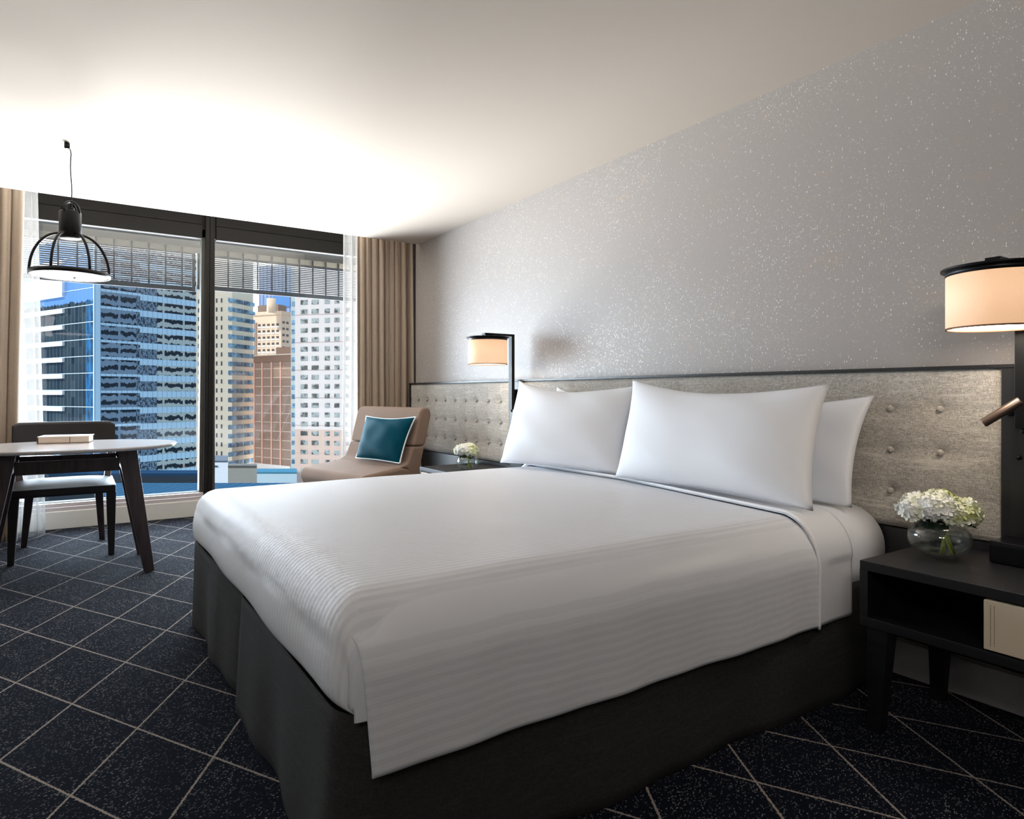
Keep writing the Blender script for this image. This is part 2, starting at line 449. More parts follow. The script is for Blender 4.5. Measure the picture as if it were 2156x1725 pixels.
# mullion between the two panes (leans a little like in the photo)
def slanted(x0, x1, y0, y1, z0, z1, dxl):
    return MB().hexa([(x0-dxl, y0, z0), (x1-dxl, y0, z0), (x1-dxl, y1, z0), (x0-dxl, y1, z0)],
                     [(x0, y0, z1), (x1, y0, z1), (x1, y1, z1), (x0, y1, z1)])
mu = slanted(.985, 1.018, 6.555, 6.72, .142, 2.81, .024)
mu2 = slanted(1.023, 1.060, 6.555, 6.72, .142, 2.81, .024); mu.add(mu2.v, mu2.f)
struct('trim_5', mu, M_frame)
for n, x0, x1 in (('window_1', -2.0, .985), ('window_2', 1.06, 2.6)):
    g = struct(n, bx(x0, x1, 6.645, 6.651, .19, 2.53), M_glass)
    fr = MB().box(x0, x1, 6.61, 6.70, .142, .205)
    if n == 'window_1': s2 = slanted(.955, .984, 6.60, 6.70, .142, 2.60, .024); fr.add(s2.v, s2.f)
    else: fr.box(1.04, 1.065, 6.60, 6.70, .142, 2.6)
    fr.build('window_frame', M_framelight, g)
# facade of the hotel itself above and beside the room: it shades the sunscreen and the glass
struct('wall_hotel_facade', MB().box(-9, 9, -8, 6.75, 2.96, 14).box(-9, -2.75, -8, 6.75, -6, 2.95).box(2.84, 9, -8, 6.75, -6, 2.95), M_wallpaint)
# soffit and fascia outside
struct('trim_6', MB().box(-3.0, 5.0, 6.76, 7.58, 2.625, 2.80), mat('concrete soffit', rgb('2c2b28'), .8, build=ceil_paint))
struct('trim_7', bx(-3, 5, 7.58, 7.66, 2.567, 2.80), mat('pale fascia', rgb('a29e92'), .8, build=ceil_paint))

# ------------------------------------------------------------------ exterior sunscreens
M_screen = mat('blue grey sunscreen metal', rgb('363f49'), .7, 0, Specular_IOR_Level=.1)
def sunscreen(x0, x1, label, zb=2.195):
    th = thing('sun_screen', label, 'sun screen', ((x0+x1)/2, 7.60, zb), 0, 'louvred sun screens outside the window')
    fr = MB().box(x0, x1, 7.585, 7.615, zb, zb+.045).box(x0, x1, 7.585, 7.615, 2.552, 2.565)
    fr.box(x0, x0+.03, 7.58, 7.62, zb, 2.565).box(x1-.03, x1, 7.58, 7.62, zb, 2.565)
    fr.build('frame', M_screen, th)
    s = MB(); z = zb+.058
    while z < 2.548:
        s.box(x0+.03, x1-.03, 7.592, 7.612, z, z+.0105); z += .0205
    s.build('slats', M_screen, th)
    x = x0+.148
    while x < x1-.08:
        bx(x-.0075, x+.0075, 7.566, 7.578, zb+.045, 2.62).build('upright', M_screen, th); x += .1507
sunscreen(-1.50, 1.035, 'grey louvred sun screen hanging outside the left window pane', 2.168)
sunscreen(1.055, 3.20, 'grey louvred sun screen outside the right pane, beside the drawn curtain', 2.195)

# ------------------------------------------------------------------ curtains
def curtain(name, label, cat, x0, x1, y, folds, amp, m, z0=.012, z1=2.68, dx0=0.0, dx1=0.0, seed=1, group=None, pleat=.5):
    rnd = random.Random(seed)
    ph = [rnd.uniform(-1.3, 1.3) for _ in range(60)]; am = [rnd.uniform(.35, 1.35) for _ in range(60)]
    def fn(u, v):
        z = z0+(z1-z0)*v
        flare = (1-v)
        xa = x0+dx0*flare; xb = x1+dx1*flare
        q = u*folds; i = int(min(q, folds-1e-6)); fr = q-i
        a = am[i]*(1-fr)+am[i+1]*fr; pp = ph[i]*(1-fr)+ph[i+1]*fr
        ang = 2*PI*q+pp*1.4+.35*math.sin(2.3*z+i)*flare
        sharp = math.sin(ang)+.28*math.sin(2*ang+ph[i]*3)
        k = amp*a*(1-pleat*v**3)
        x = xa+(xb-xa)*u + .35*amp*math.cos(ang)*(1-.4*v)
        yy = y+k*sharp
        if v > .9: yy += (v-.9)*.25*math.sin(ang*3)*amp*4
        return (x, yy, z)
    mb = MB().grid(fn, int(folds*18), 36)
    o = mb.build(name, m, solid=.0015 if m is M_sheer else .003, fix=False)
    return tag(o, label, cat, group)
curtain('curtain', 'gathered taupe curtain hanging at the corner by the headboard wall', 'curtain', 2.135, 2.698, 5.835, 9, .045, M_drape, dx0=.0, seed=4, group='taupe curtains')
curtain('curtain', 'taupe curtain at the left frame edge behind the table', 'curtain', -1.40, -.330, 6.08, 12, .045, M_drape, dx1=-.05, seed=9, group='taupe curtains')
curtain('sheer_curtain', 'white sheer curtain beside the taupe curtain in the far corner', 'curtain', 2.075, 2.66, 6.03, 8, .030, M_sheer, dx0=-.02, seed=7, group='sheer curtains')
curtain('sheer_curtain', 'white sheer curtain left of the window, reaching the curb', 'curtain', -1.40, -.252, 6.22, 17, .030, M_sheer, dx1=.045, seed=12, group='sheer curtains')

# ------------------------------------------------------------------ headboard
HX = 2.64
hb = thing('headboard', 'long buttoned tweed headboard with dark panels along the wall', 'headboard', (WX, 3.3, 0))
HB0, HB1 = .585, 1.188
rows = (1.043, .883, .723)
def tuft(y0, y1, cols, name):
    def fn(u, v):
        y = y1+(y0-y1)*u; z = HB0+(HB1-HB0)*v
        e = min(min(y-y0, y1-y), min(z-HB0, HB1-z))
        dep = .014*(1-math.exp(-e/.010)) if e > 0 else 0
        dd = 0
        for c in cols:
            if abs(y-c) < .13:
                for r in rows:
                    q = (y-c)**2+(z-r)**2
                    dd = max(dd, .009*math.exp(-q/.0004)+.007*math.exp(-q/.0035))
        for r in rows: dd += .0030*math.exp(-((z-r)/.018)**2)
        for c in cols: dd += .0018*math.exp(-((y-c)/.018)**2)
        return (HX+.016-dep+dd, y, z)
    n = int((y1-y0)/.011)
    mb = MB().grid(fn, n, 56)
    o = mb.build(name, M_tweed, hb, fix=False)
    return o
colsN = [1.158+.178*i for i in range(16)]; colsN = [c for c in colsN if c < 3.84]
colsF = [4.173+.178*i for i in range(9)]
tuft(.967, 3.868, colsN, 'tufted_panel'); tuft(4.035, 5.76, colsF, 'tufted_panel')
bt = MB().lathe([(0, .008), (.006, .0068), (.0095, .003), (.0105, 0), (.009, -.003)], n=14)
proto = None
def button(y, z):
    global proto
    M = Matrix.Translation((HX+.007, y, z)) @ Matrix.Rotation(-PI/2, 4, 'Y')
    if proto is None:
        proto = MB().lathe([(0.0001, .0085), (.007, .0072), (.011, .003), (.012, 0), (.0105, -.006)], n=14).build('button', M_tweed, None)
        o = proto
    else:
        o = proto.copy(); C.objects.link(o)
    o.parent = hb; o.matrix_local = WM[hb.name].inverted() @ M
for c in colsN[:2]:
    for r in rows: button(c, r)
for c in colsN[2:]: button(c, rows[0]) if c > 1.5 and (2.45 < c < 2.75 or c > 3.5) else None
for c in colsF:
    for r in rows: button(c, r)
# dark panels, top trim and base
bx(HX, WX-.001, 5.765, 5.775, .34, HB1+.012).build('end_cap', M_panel, hb)
bx(HX-.002, WX-.001, -.6, .964, .16, HB1).build('lamp_panel', M_panel, hb, bevel=.002)
bx(HX-.002, WX-.001, 3.872, 4.031, .16, HB1).build('lamp_panel', M_panel, hb, bevel=.002)
MB().box(HX-.006, WX-.001, -.6, 5.775, HB1, HB1+.012).build('top_trim', M_panel, hb, bevel=.001)
MB().box(HX+.036, WX-.001, .964, 3.872, HB0, HB1).box(HX+.036, WX-.001, 4.031, 5.765, HB0, HB1).build('backing', M_shadow_gap, hb)
MB().box(HX+.006, WX-.001, .964, 3.872, .16, HB0-.004).box(HX+.006, WX-.001, 4.031, 5.765, .16, HB0-.004).build('lower_panel', M_panel, hb)

# ------------------------------------------------------------------ bedside lamps
def wall_lamp(y, label, power):
    th = thing('bedside_lamp', label, 'lamp', (HX, y, .98), 0, 'drum shade bedside lamps')
    xs = 2.595; xc = 2.395; R = .136
    MB().box(xs-.012, xs+.012, y-.021, y+.021, .985, 1.522).build('stem', M_black, th, bevel=.0015)
    MB().box(xs+.010, HX-.003, y-.012, y+.012, 1.00, 1.13).build('bracket', M_black, th)
    MB().lathe([(.0001, -.012), (.007, -.010), (.007, .004), (.0001, .006)], c=(xs, y, .980), n=12).build('knob', M_black, th)
    MB().box(xc-.035, xs-.012, y-.021, y+.021, 1.508, 1.522).build('arm', M_black, th, bevel=.001)
    MB().box(xc-.03, xc+.03, y-.021, y+.021, 1.495, 1.512).build('shade_mount', M_black, th)
    MB().lathe([(.0001, 0), (R+.014, 0), (R+.014, .006), (.0001, .006)], c=(xc, y, 1.488), n=64).build('lid', M_black, th)
    MB().lathe([(R+.001, 1.470), (R+.001, 1.488), (R-.003, 1.488), (R-.003, 1.470)], c=(xc, y, 0), n=64, closed=True).build('collar', M_black, th)
    MB().lathe([(R, 1.306), (R, 1.470), (R-.003, 1.470), (R-.003, 1.306)], c=(xc, y, 0), n=64, closed=True).build('lamp_shade', M_shade, th)
    MB().lathe([(R+.001, 1.302), (R+.001, 1.307), (R-.004, 1.307), (R-.004, 1.302)], c=(xc, y, 0), n=64, closed=True).build('hem_tape', M_shade_edge, th)
    MB().lathe([(.0001, 1.312), (R-.004, 1.312), (R-.004, 1.316), (.0001, 1.316)], c=(xc, y, 0), n=48).build('diffuser', M_diff, th)
    return
    l = bpy.data.lights.new('lamp_glow', 'POINT'); l.energy = power; l.color = (1, .86, .70); l.shadow_soft_size = .08
    lo = bpy.data.objects.new('lamp_glow', l); C.objects.link(lo); lo.parent = th
    lo.location = Vector((xc, y, 1.21))-th.location
wall_lamp(3.94, 'peach drum shade lamp on black arm, far side of the bed', 6.0)
wall_lamp(.885, 'peach drum shade lamp cropped by the right frame edge', 1.2)
# reading light
# bronze tube on its own small arm
rl = thing('reading_light', 'bronze tube reading light on the dark panel right of the bed', 'reading light', (HX, .935, 1.04))
a, b_ = Vector((2.50, .965, 1.001)), Vector((2.535, .872, 1.078))
dv = (b_-a).normalized()
MB().tube([a, a+dv*.004, b_-dv*.004, b_], [.0135, .0148, .0148, .0135], 24).build('lamp_head', M_bronze, rl)
MB().tube([b_-dv*.03, (2.548, .915, 1.060), (2.60, .936, 1.045), (2.634, .938, 1.04)], .006, 10).build('arm', M_black, rl)
M = Matrix.Translation((HX-.0035, .935, 1.04)) @ Matrix.Rotation(-PI/2, 4, 'Y')
MB().lathe([(.0001, .008), (.014, .008), (.016, 0)], n=24, M=M).build('mount_plate', M_black, rl)
sw = MB().lathe([(.0001, .012), (.006, .010), (.009, .002), (.009, 0)], n=16, M=Matrix.Translation((HX-.002, .912, .886)) @ Matrix.Rotation(-PI/2, 4, 'Y')).build('switch_knob', M_black, hb)

# ------------------------------------------------------------------ bed
bed = thing('bed', 'wide bed base with charcoal valance and mattress under white linen', 'bed', (1.55, 2.4, 0))
bx(.56, 2.60, 1.42, 3.38, .0, .30).build('bed_base', M_shadow_gap, bed)
mp = [(1.350, .30), (3.450, .30)]
for i in range(13): g = PI/2*i/12; mp.append((3.450-.15+.15*math.cos(g), .652-.15+.15*math.sin(g)))
for i in range(13): g = PI/2*i/12; mp.append((1.350+.15-.15*math.sin(g), .652-.15+.15*math.cos(g)))
mt = MB().prism(mp, 'x', 2.36, 2.634); mt.sm = [len(f) == 4 for f in mt.f]; mt.build('fitted_sheet', M_linen, bed)
MB().box(.56, 2.36, 1.42, 3.38, .30, .62).build('mattress', M_linen, bed, bevel=.10, seg=6)
def valance(pts, name, seed, zt=.40):
    # pts: polyline (x, y) along the floor; cloth falls from zt
    segs = []; L = 0
    for p, q in zip(pts, pts[1:]):
        l = math.dist(p, q); segs.append((L, l, p, q)); L += l
    def fn(u, v):
        s = min(u*L, L-1e-6)
        for s0, l, p, q in segs:
            if s <= s0+l: break
        f = (s-s0)/l; x = p[0]+(q[0]-p[0])*f; y = p[1]+(q[1]-p[1])*f
        n = Vector(((q[1]-p[1])/l, -(q[0]-p[0])/l, 0))
        wv = (.011*math.sin(s*7+seed)+.007*math.sin(s*17+seed*2))*(1-v)
        off = wv+.012*(1-v)
        return (x+n.x*off, y+n.y*off, .004+(zt-.004)*v)
    MB().grid(fn, int(L/.02), 12).build(name, M_skirt, bed, solid=.004, fix=False, offs=0)
    # stitched hem
R_ = lambda cx, cyy, r, a0, a1, n=6: [(cx+r*math.cos(math.radians(a0+(a1-a0)*i/n)), cyy+r*math.sin(math.radians(a0+(a1-a0)*i/n))) for i in range(n+1)]
valance([(.540, 2.455)] + [(.478, 2.43)] + [(.478, 2.2)] + [(.474, 1.50)] + R_(.584, 1.46, .11, 180, 270) + [(2.60, 1.350)], 'valance', 1.0)
valance([(.52, 3.50)]+[(.470, 3.455), (.482, 2.9), (.530, 2.42)], 'valance', 2.6)
valance([(2.60, 3.46), (.60, 3.46), (.50, 3.44)], 'valance', 4.1)

def duvet_fn():
    X0, Y0, Y1, ZT, ZB = .462, 1.335, 3.475, .652, .405
    r = .15
    def fn(u, v):
        # u: from head to foot then down the foot; v: across the bed
        Ltop = 2.24-X0
        s = u*(Ltop+.30)
        q = v*(Y1-Y0+.50)-.25   # runs past both edges, then down
        W = Y1-Y0
        def fold(a, lim, rr):
            # distance along -> (horizontal, drop)
            if a <= lim-rr: return a, 0
            b = a-(lim-rr)
            if b < rr*PI/2:
                g = b/rr; return lim-rr+rr*math.sin(g), rr*(1-math.cos(g))
            return lim, rr+(b-rr*PI/2)
        hx, dx_ = fold(s, Ltop, .10)
        mid = W/2; aq = abs(q-mid); hy_, dy_ = fold(aq, mid, r)
        xh = 2.135+min(.20, max(0, (Y0+max(0, min(q, 2*mid))-1.33)*.17)); x = xh-hx*(xh-X0)/(2.24-X0); y = Y0+mid+(hy_ if q > mid else -hy_)
        drop = max(dx_, dy_) if min(dx_, dy_) < 1e-5 else (dx_**2.2+dy_**2.2)**(1/2.2)
        drop = min(drop, ZT-ZB)
        # round the plan corner
        if dx_ > 0 and dy_ > 0:
            k_ = min(dx_, dy_)/.247
            cut = .05*min(1, k_*1.5)
            x += cut*.6; y += (cut*.6 if q < mid else -cut*.6)
        # puff
        e = max(0, 1-((y-Y0-mid)/mid)**2); fx = max(0, 1-((x-1.35)/1.0)**4)
        puff = .012*e*fx + .006*mnoise.noise(Vector((x*2.2, y*2.2, .3)))*fx
        z = ZT-drop+(puff if drop < .02 else puff*max(0, 1-drop/.1))
        # soften foot face
        if dx_ > .1: x += -.010*math.sin((dx_-.1)/.15*PI)+.004*math.sin(y*9)
        if z <= ZB+.03 and dx_ > .05: x += .03*(1-(z-ZB)/.03)
        return (x, y, z)
    return fn
MB().grid(duvet_fn(), 150, 150).build('duvet', M_duvet, None, fix=False)
duv = bpy.data.objects['duvet']; tag(duv, 'white satin striped duvet tucked over the foot of the bed', 'duvet')
def flap_fn(x0f, x1f, yo, zb, amp=.004, top=.645, lift=0.0):
    # side drop on the near side; u along x, v from top surface over the edge and down
    def fn(u, v):
        r = .152; L1, L2 = .02, top-r-zb
        s = v*(L1+r*PI/2+L2)
        if s < L1: y = yo+r+(L1-s); z = top
        elif s < L1+r*PI/2: g = (s-L1)/r; y = yo+r-r*math.sin(g); z = top-r*(1-math.cos(g))
        else: y = yo; z = top-r-(s-L1-r*PI/2)
        a = x0f(y, z); b2 = x1f(y, z); x = a+(b2-a)*u
        down = max(0, (top-z)/(top-zb))
        kc = math.exp(-u/.03)*max(0, 1-down*4.5); y += .05*kc; zc = .045*kc
        y -= amp*2*down+amp*down*math.sin(x*11+z*3)+.5*amp*math.sin(x*27)*down
        return (x, y, z-zc)
    return fn
fx0 = lambda y, z: .486+.028*max(0, min(1, (.66-z)/.35))
fold_edge = lambda y, z: 2.135+min(.20, max(0, (y-1.33)*.17)) if z > .6 else 2.135-.015*(.6-z)
MB().grid(flap_fn(fx0, fold_edge, 1.322, .297), 130, 46).build('side_drop', M_flap, duv, fix=False, solid=.004, offs=-1)
# folded-back sheet band at the head with its piped edge
def band_fn(x0f, x1f, top, yo0, yo1, zb):
    def fn(u, v):
        r = .158; L2 = top-r-zb; W = yo1-yo0-2*r
        T = W+2*(r*PI/2+L2); s = v*T
        a = L2; 
        if s < a: y, z = yo0, zb+s
        elif s < a+r*PI/2: g = (s-a)/r; y = yo0+r-r*math.cos(g); z = top-r+r*math.sin(g)
        elif s < a+r*PI/2+W: y = yo0+r+(s-a-r*PI/2); z = top
        elif s < a+r*PI+W: g = (s-a-r*PI/2-W)/r; y = yo1-r+r*math.sin(g); z = top-r+r*math.cos(g)
        else: y, z = yo1, top-r-(s-a-r*PI-W)
        xa = x0f(y, z); xb = x1f(y, z); x = xa+(xb-xa)*u
        if z < top-r: y += -.006*math.sin(x*13)*(1 if y < 2 else -1)
        return (x, y, z)
    return fn
f2 = lambda y, z: 2.365+min(.12, max(0, (y-1.33)*.12))
MB().grid(band_fn(lambda y, z: fold_edge(y, z)+.001, f2, .664, 1.326, 3.482, .290), 20, 200).build('turned_down_sheet', M_linen, duv, fix=False, solid=.004, offs=-1)
pp = []
bf = band_fn(fold_edge, fold_edge, .670, 1.316, 3.486, .290)
for i in range(181): pp.append(bf(0, i/180))
MB().tube(pp, .006, 8).build('piped_edge', M_piping, duv)

# ------------------------------------------------------------------ pillows
def pillow(name, TL, TR, BR, BL, thick, label, m, cat='pillow', group=None, ear=.05, nrm=(-1, 0, 0), pipe=None, sag=.26, seed=0, back=.35):
    TL, TR, BR, BL = map(Vector, (TL, TR, BR, BL)); N = (TR-BL).cross(TL-BR).normalized()
    if N.dot(Vector(nrm)) < 0: N = -N
    cen = (TL+TR+BR+BL)/4
    def pos(u, v, side):
        a, b = 2*u-1, 2*v-1
        k1 = 1-ear*(1-b*b)*1.2; k2 = 1-(sag if b > 0 else .04)*(1-abs(a)**1.8)
        uu = (a*k1+1)/2; vv = (b*k2+1)/2
        p = (BL*(1-uu)+BR*uu)*(1-vv)+(TL*(1-uu)+TR*uu)*vv
        ha = max(0, 1-abs(a)**2.6); hb_ = max(0, 1-abs(b)**2.6)
        th = thick*(ha**.55)*(hb_**.55)*(1+.10*(.5-vv))
        wr = .006*mnoise.noise(Vector((uu*3+seed, vv*3, 1)))*ha*hb_*2 + .004*math.sin((uu+vv)*14+seed)*(1-ha*hb_)*ha*hb_*3
        return p+N*side*(th+wr)*(1 if side > 0 else back)
    n = 44
    mb = MB(); mb.grid(lambda u, v: pos(u, v, 1), n, n, flip=False); mb.grid(lambda u, v: pos(u, v, -1 if True else 1), n, n, flip=True)
    me = mb.build(name, m, None, fix=False)
    bm = bmesh.new(); bm.from_mesh(me.data); bmesh.ops.remove_doubles(bm, verts=bm.verts, dist=.0008); bmesh.ops.recalc_face_normals(bm, faces=bm.faces); bm.to_mesh(me.data); bm.free()
    tag(me, label, cat, group)
    if pipe:
        ring = [pos(i/40, 0, 0) for i in range(40)]+[pos(1, i/40, 0) for i in range(40)]+[pos(1-i/40, 1, 0) for i in range(40)]+[pos(0, 1-i/40, 0) for i in range(40)]
        MB().tube(ring, pipe[0], 8, closed=True).build('piping', pipe[1], me)
    return me
G = 'white pillows on the bed'
pillow('pillow', (2.47, 2.58, 1.178), (2.47, 1.475, 1.140), (2.235, 1.400, .672), (2.29, 2.52, .676), .105, 'white pillow in front on the right, leaning nearest the camera', M_linen, group=G, seed=1)
pillow('pillow', (2.47, 3.66, 1.186), (2.55, 2.60, 1.150), (2.37, 2.545, .676), (2.18, 3.44, .674), .105, 'white pillow in front on the left, toward the window', M_linen, group=G, seed=5)
pillow('pillow', (2.605, 2.46, 1.112), (2.595, 1.37, 1.094), (2.49, 1.40, .660), (2.53, 2.42, .662), .045, 'white pillow at the back right, against the tweed headboard', M_linen, group=G, seed=9)
pillow('pillow', (2.605, 3.42, 1.150), (2.605, 2.62, 1.10), (2.53, 2.60, .67), (2.50, 3.42, .67), .040, 'white pillow at the back left, hidden but for one top corner', M_linen, group=G, seed=14)

# ------------------------------------------------------------------ nightstands
def nightstand(y0, y1, label, flip=False):
    # box spans y0..y1 (y0 nearer the camera)
    th = thing('nightstand', label, 'nightstand', (2.38, (y0+y1)/2, 0), 0, 'black wood nightstands')
    X0, X1 = 2.14, 2.632; zt, zb = .555, .344
    bx(X0, X1, y0, y1, zt-.030, zt).build('top', M_black_wood, th, bevel=.0015)
    bx(X0, X1, y0, y1, zb, zb+.030).build('shelf', M_black_wood, th, bevel=.0015)
    for ya in (y0, y1-.026): bx(X0, X1, ya, ya+.026, zb+.030, zt-.030).build('side_panel', M_black_wood, th)
    bx(X1-.012, X1, y0+.026, y1-.026, zb+.03, zt-.03).build('back_panel', M_black_wood, th)
    yd = y1-.352 if not flip else y0+.352
    bx(X0+.02, X1-.012, yd-.012, yd, zb+.03, zt-.03).build('divider', M_black_wood, th)
    if not flip: da, db = y0+.03, yd-.003
    else: da, db = yd+.003, y1-.03
    dr = bx(X0-.004, X0+.02, da, db, zb+.036, zt-.036).build('drawer', M_cream_leather, th, bevel=.002)
    st = MB(); yy = db-.022 if not flip else da+.022
    for k in (-.0045, .0045):
        z = zb+.05
        while z < zt-.05: st.box(X0-.0048, X0-.0038, yy+k-.0007, yy+k+.0007, z, z+.004); z += .0068
    st.build('stitching', mat('brown thread', rgb('7d6d5a'), .7), dr)
    for (lx, ly, sx, sy) in ((X0+.045, y1-.05, 1, 1), (X1-.05, y1-.05, -1, 1), (X0+.045, y0+.05, 1, -1), (X1-.05, y0+.05, -1, -1)):
        MB().taper(lx-.012*sx, ly+.012*sy, .040, .040, 0, lx, ly, .066, .066, zb).build('leg', M_black_wood, th, bevel=.002)
    return th
nightstand(.34, 1.178, 'black nightstand with cream drawer at the right, near side of the bed')
nightstand(3.63, 4.50, 'black nightstand at the far side of the bed by the armchair', True)
# black device on near stand
ph = thing('black_box', 'glossy black box on the near nightstand beside the flowers', 'box', (2.53, .72, .555))
MB().box(2.461, 2.60, .52, .933, .556, .626).build('body', M_black_gloss, ph, bevel=.004)
MB().box(2.458, 2.462, .56, .90, .565, .612).build('display', M_black_gloss, ph)

# ------------------------------------------------------------------ flowers in bowls
def petal_mats():
    def f(t, b):
        p = t.coord('Object'); n = t.noise(p, 26, 2)
        x = t.sep(p)
        t.put(b.inputs['Base Color'], t.mix(t.mapr(n, .35, .65), (.86, .87, .78, 1), (.62, .66, .28, 1)))
        b.inputs['Subsurface Weight'].default_value = 0
    def g(t, b):
        p = t.coord('Object'); n = t.noise(p, 30, 2)
        t.put(b.inputs['Base Color'], t.mix(t.mapr(n, .45, .75), (.93, .93, .90, 1), (.80, .83, .55, 1)))
    return mat('white hydrangea petals', rough=.6, build=g), mat('green white hydrangea petals', rough=.6, build=f)
M_pw, M_pg = petal_mats()
M_leaf = mat('dark green leaf', rgb('1c3420'), .45)
M_stem = mat('pale green stem', rgb('b4c255'), .5)
def hydrangea(cx, cyy, cz, R, n, m, th, seed, squash=.8, lean=(0, 0)):
    rnd = random.Random(seed); mb = MB()
    for i in range(n):
        # florets over the upper 75 % of a ball
        zc = 1-1.55*(i+.5)/n; a = i*2.399963+rnd.uniform(-.3, .3)
        rr = math.sqrt(max(0, 1-zc*zc)); k = R*rnd.uniform(.86, 1.06)
        N = Vector((rr*math.cos(a), rr*math.sin(a), zc)).normalized()
        P = Vector((cx+N.x*k+lean[0]*N.z, cyy+N.y*k+lean[1]*N.z, cz+N.z*k*squash))
        N = (N+Vector([rnd.uniform(-.35, .35) for _ in range(3)])).normalized()
        T = N.orthogonal().normalized(); B = N.cross(T); rot = rnd.uniform(0, PI)
        s = R*rnd.uniform(.20, .30)
        for q in range(4):
            g = rot+q*PI/2; d1 = T*math.cos(g)+B*math.sin(g); d2 = N.cross(d1)
            c = P+d1*s*.55
            vs = [P, c-d2*s*.42+N*s*.10, P+d1*s*.98-d2*s*.22+N*s*.22, P+d1*s*1.05+N*s*.14, P+d1*s*.98+d2*s*.22+N*s*.22, c+d2*s*.42+N*s*.10, c-N*s*.02]
            mb.add(vs, [(0, 1, 6), (1, 2, 6), (2, 3, 6), (3, 4, 6), (4, 5, 6), (5, 0, 6)], True)
    core = [(.0001, -.55*R)]+[(R*.84*math.cos(q), R*.84*math.sin(q)*squash) for q in [(-.55+1.9*i/8) for i in range(9)] if math.cos(q) > .02]+[(.0001, R*.84*squash)]
    mb.lathe(core, c=(cx, cyy, cz), n=16)
    return mb.build('bloom', m, th, fix=False)
def leaf(mb, p0, p1, wdt, droop):
    p0, p1 = Vector(p0), Vector(p1); d = p1-p0; sd = d.cross(Vector((0, 0, 1))).normalized()
    vs = []; fs = []; n = 7
    for i in range(n+1):
        f = i/n; wv = wdt*math.sin(PI*min(1, f*1.02+.02))**.8*(1-.25*f)
        c = p0+d*f+Vector((0, 0, -droop*f*f))
        vs += [c-sd*wv+Vector((0, 0, .15*wv)), c+Vector((0, 0, -.1*wv)), c+sd*wv+Vector((0, 0, .15*wv))]
    for i in range(n):
        for k in (0, 1): a = i*3+k; fs.append((a, a+1, a+4, a+3))
    mb.add(vs, fs, True)
def bowl_vase(x, y, z, R, H, label, seed):
    th = thing('vase', label, 'flower vase', (x, y, z), 0, 'glass bowls of hydrangeas')
    # outer profile of a squat fishbowl, open on top
    out = []; n = 14
    for i in range(n+1):
        q = -PI/2+PI*.86*i/n
        out.append((max(.0001, R*math.cos(q)**.8 if math.cos(q) > 0 else 0), H*.5+H*.5*math.sin(q)))
    out[0] = (.0001, 0); out.insert(1, (R*.45, 0.0005))
    out = [p for i, p in enumerate(out) if i != 2]
    tk = .0035
    inn = [(max(.0001, r-tk), zz+tk*(1 if zz < H*.5 else 0)) for r, zz in reversed(out)]
    inn[-1] = (.0001, tk*1.6)
    MB().lathe(out+inn, c=(x, y, z+.001), n=48).build('glass_bowl', M_vase, th)
    zl = H*.62
    wat = [(max(.0001, r-tk-.0012), max(zz, tk*1.9)) for r, zz in out if zz < zl-.004]
    rl_ = wat[-1][0]; wat += [(rl_, zl), (.0001, zl)]; wat[0] = (.0001, tk*1.9)
    MB().lathe(wat, c=(x, y, z+.001), n=40).build('water', M_water, th)
    st = MB(); rnd = random.Random(seed)
    for i in range(5):
        a = rnd.uniform(0, 2*PI); e = rnd.uniform(.15, .42)
        st = MB().tube([(x+R*e*math.cos(a)+.02*R, y+R*e*math.sin(a)-R*.35, z+.012), (x+R*.1*math.cos(a), y-R*.2, z+H*.6), (x+R*.2*math.cos(a), y, z+H*1.1)], .0045 if R > .08 else .004, 8)
        st.build('stem', M_stem, th)
    lf = [((x-.01, y+.01, z+H*1.02), (x-R*.9, y-R*.5, z+H*.72)), ((x, y, z+H*1.02), (x-R*.75, y+R*.55, z+H*.80)),
          ((x, y-.01, z+H*1.02), (x-R*.1, y-R*1.25, z+H*.98)), ((x, y, z+H*1.02), (x-R*.95, y+.0*R, z+H*.78)), ((x, y, z+H), (x+R*.6, y+R*.7, z+H*.9))]
    for p0, p1 in lf:
        l = MB(); leaf(l, p0, p1, R*.36, .01); l.build('leaf', M_leaf, th, fix=False)
    k = R/.09
    zb = z+H+.028*k
    hydrangea(x-.030*k, y+.045*k, zb, .060*k, 150, M_pw, th, seed+1)
    hydrangea(x-.030*k, y-.002*k, zb+.012*k, .058*k, 140, M_pw, th, seed+2)
    hydrangea(x+.012*k, y-.052*k, zb-.004*k, .058*k, 140, M_pg, th, seed+3)
    hydrangea(x+.030*k, y+.015*k, zb+.012*k, .058*k, 120, M_pg, th, seed+4)
bowl_vase(2.405, 1.055, .556, .094, .125, 'round glass bowl of white hydrangeas on the near nightstand', 3)
bowl_vase(2.345, 4.14, .556, .078, .108, 'small glass bowl of hydrangeas on the far nightstand', 8)

# ------------------------------------------------------------------ armchair and cushion
ac = thing('armchair', 'tan suede reclined lounge chair in the corner by the curtain', 'armchair', (2.03, 5.2, 0), math.radians(12))
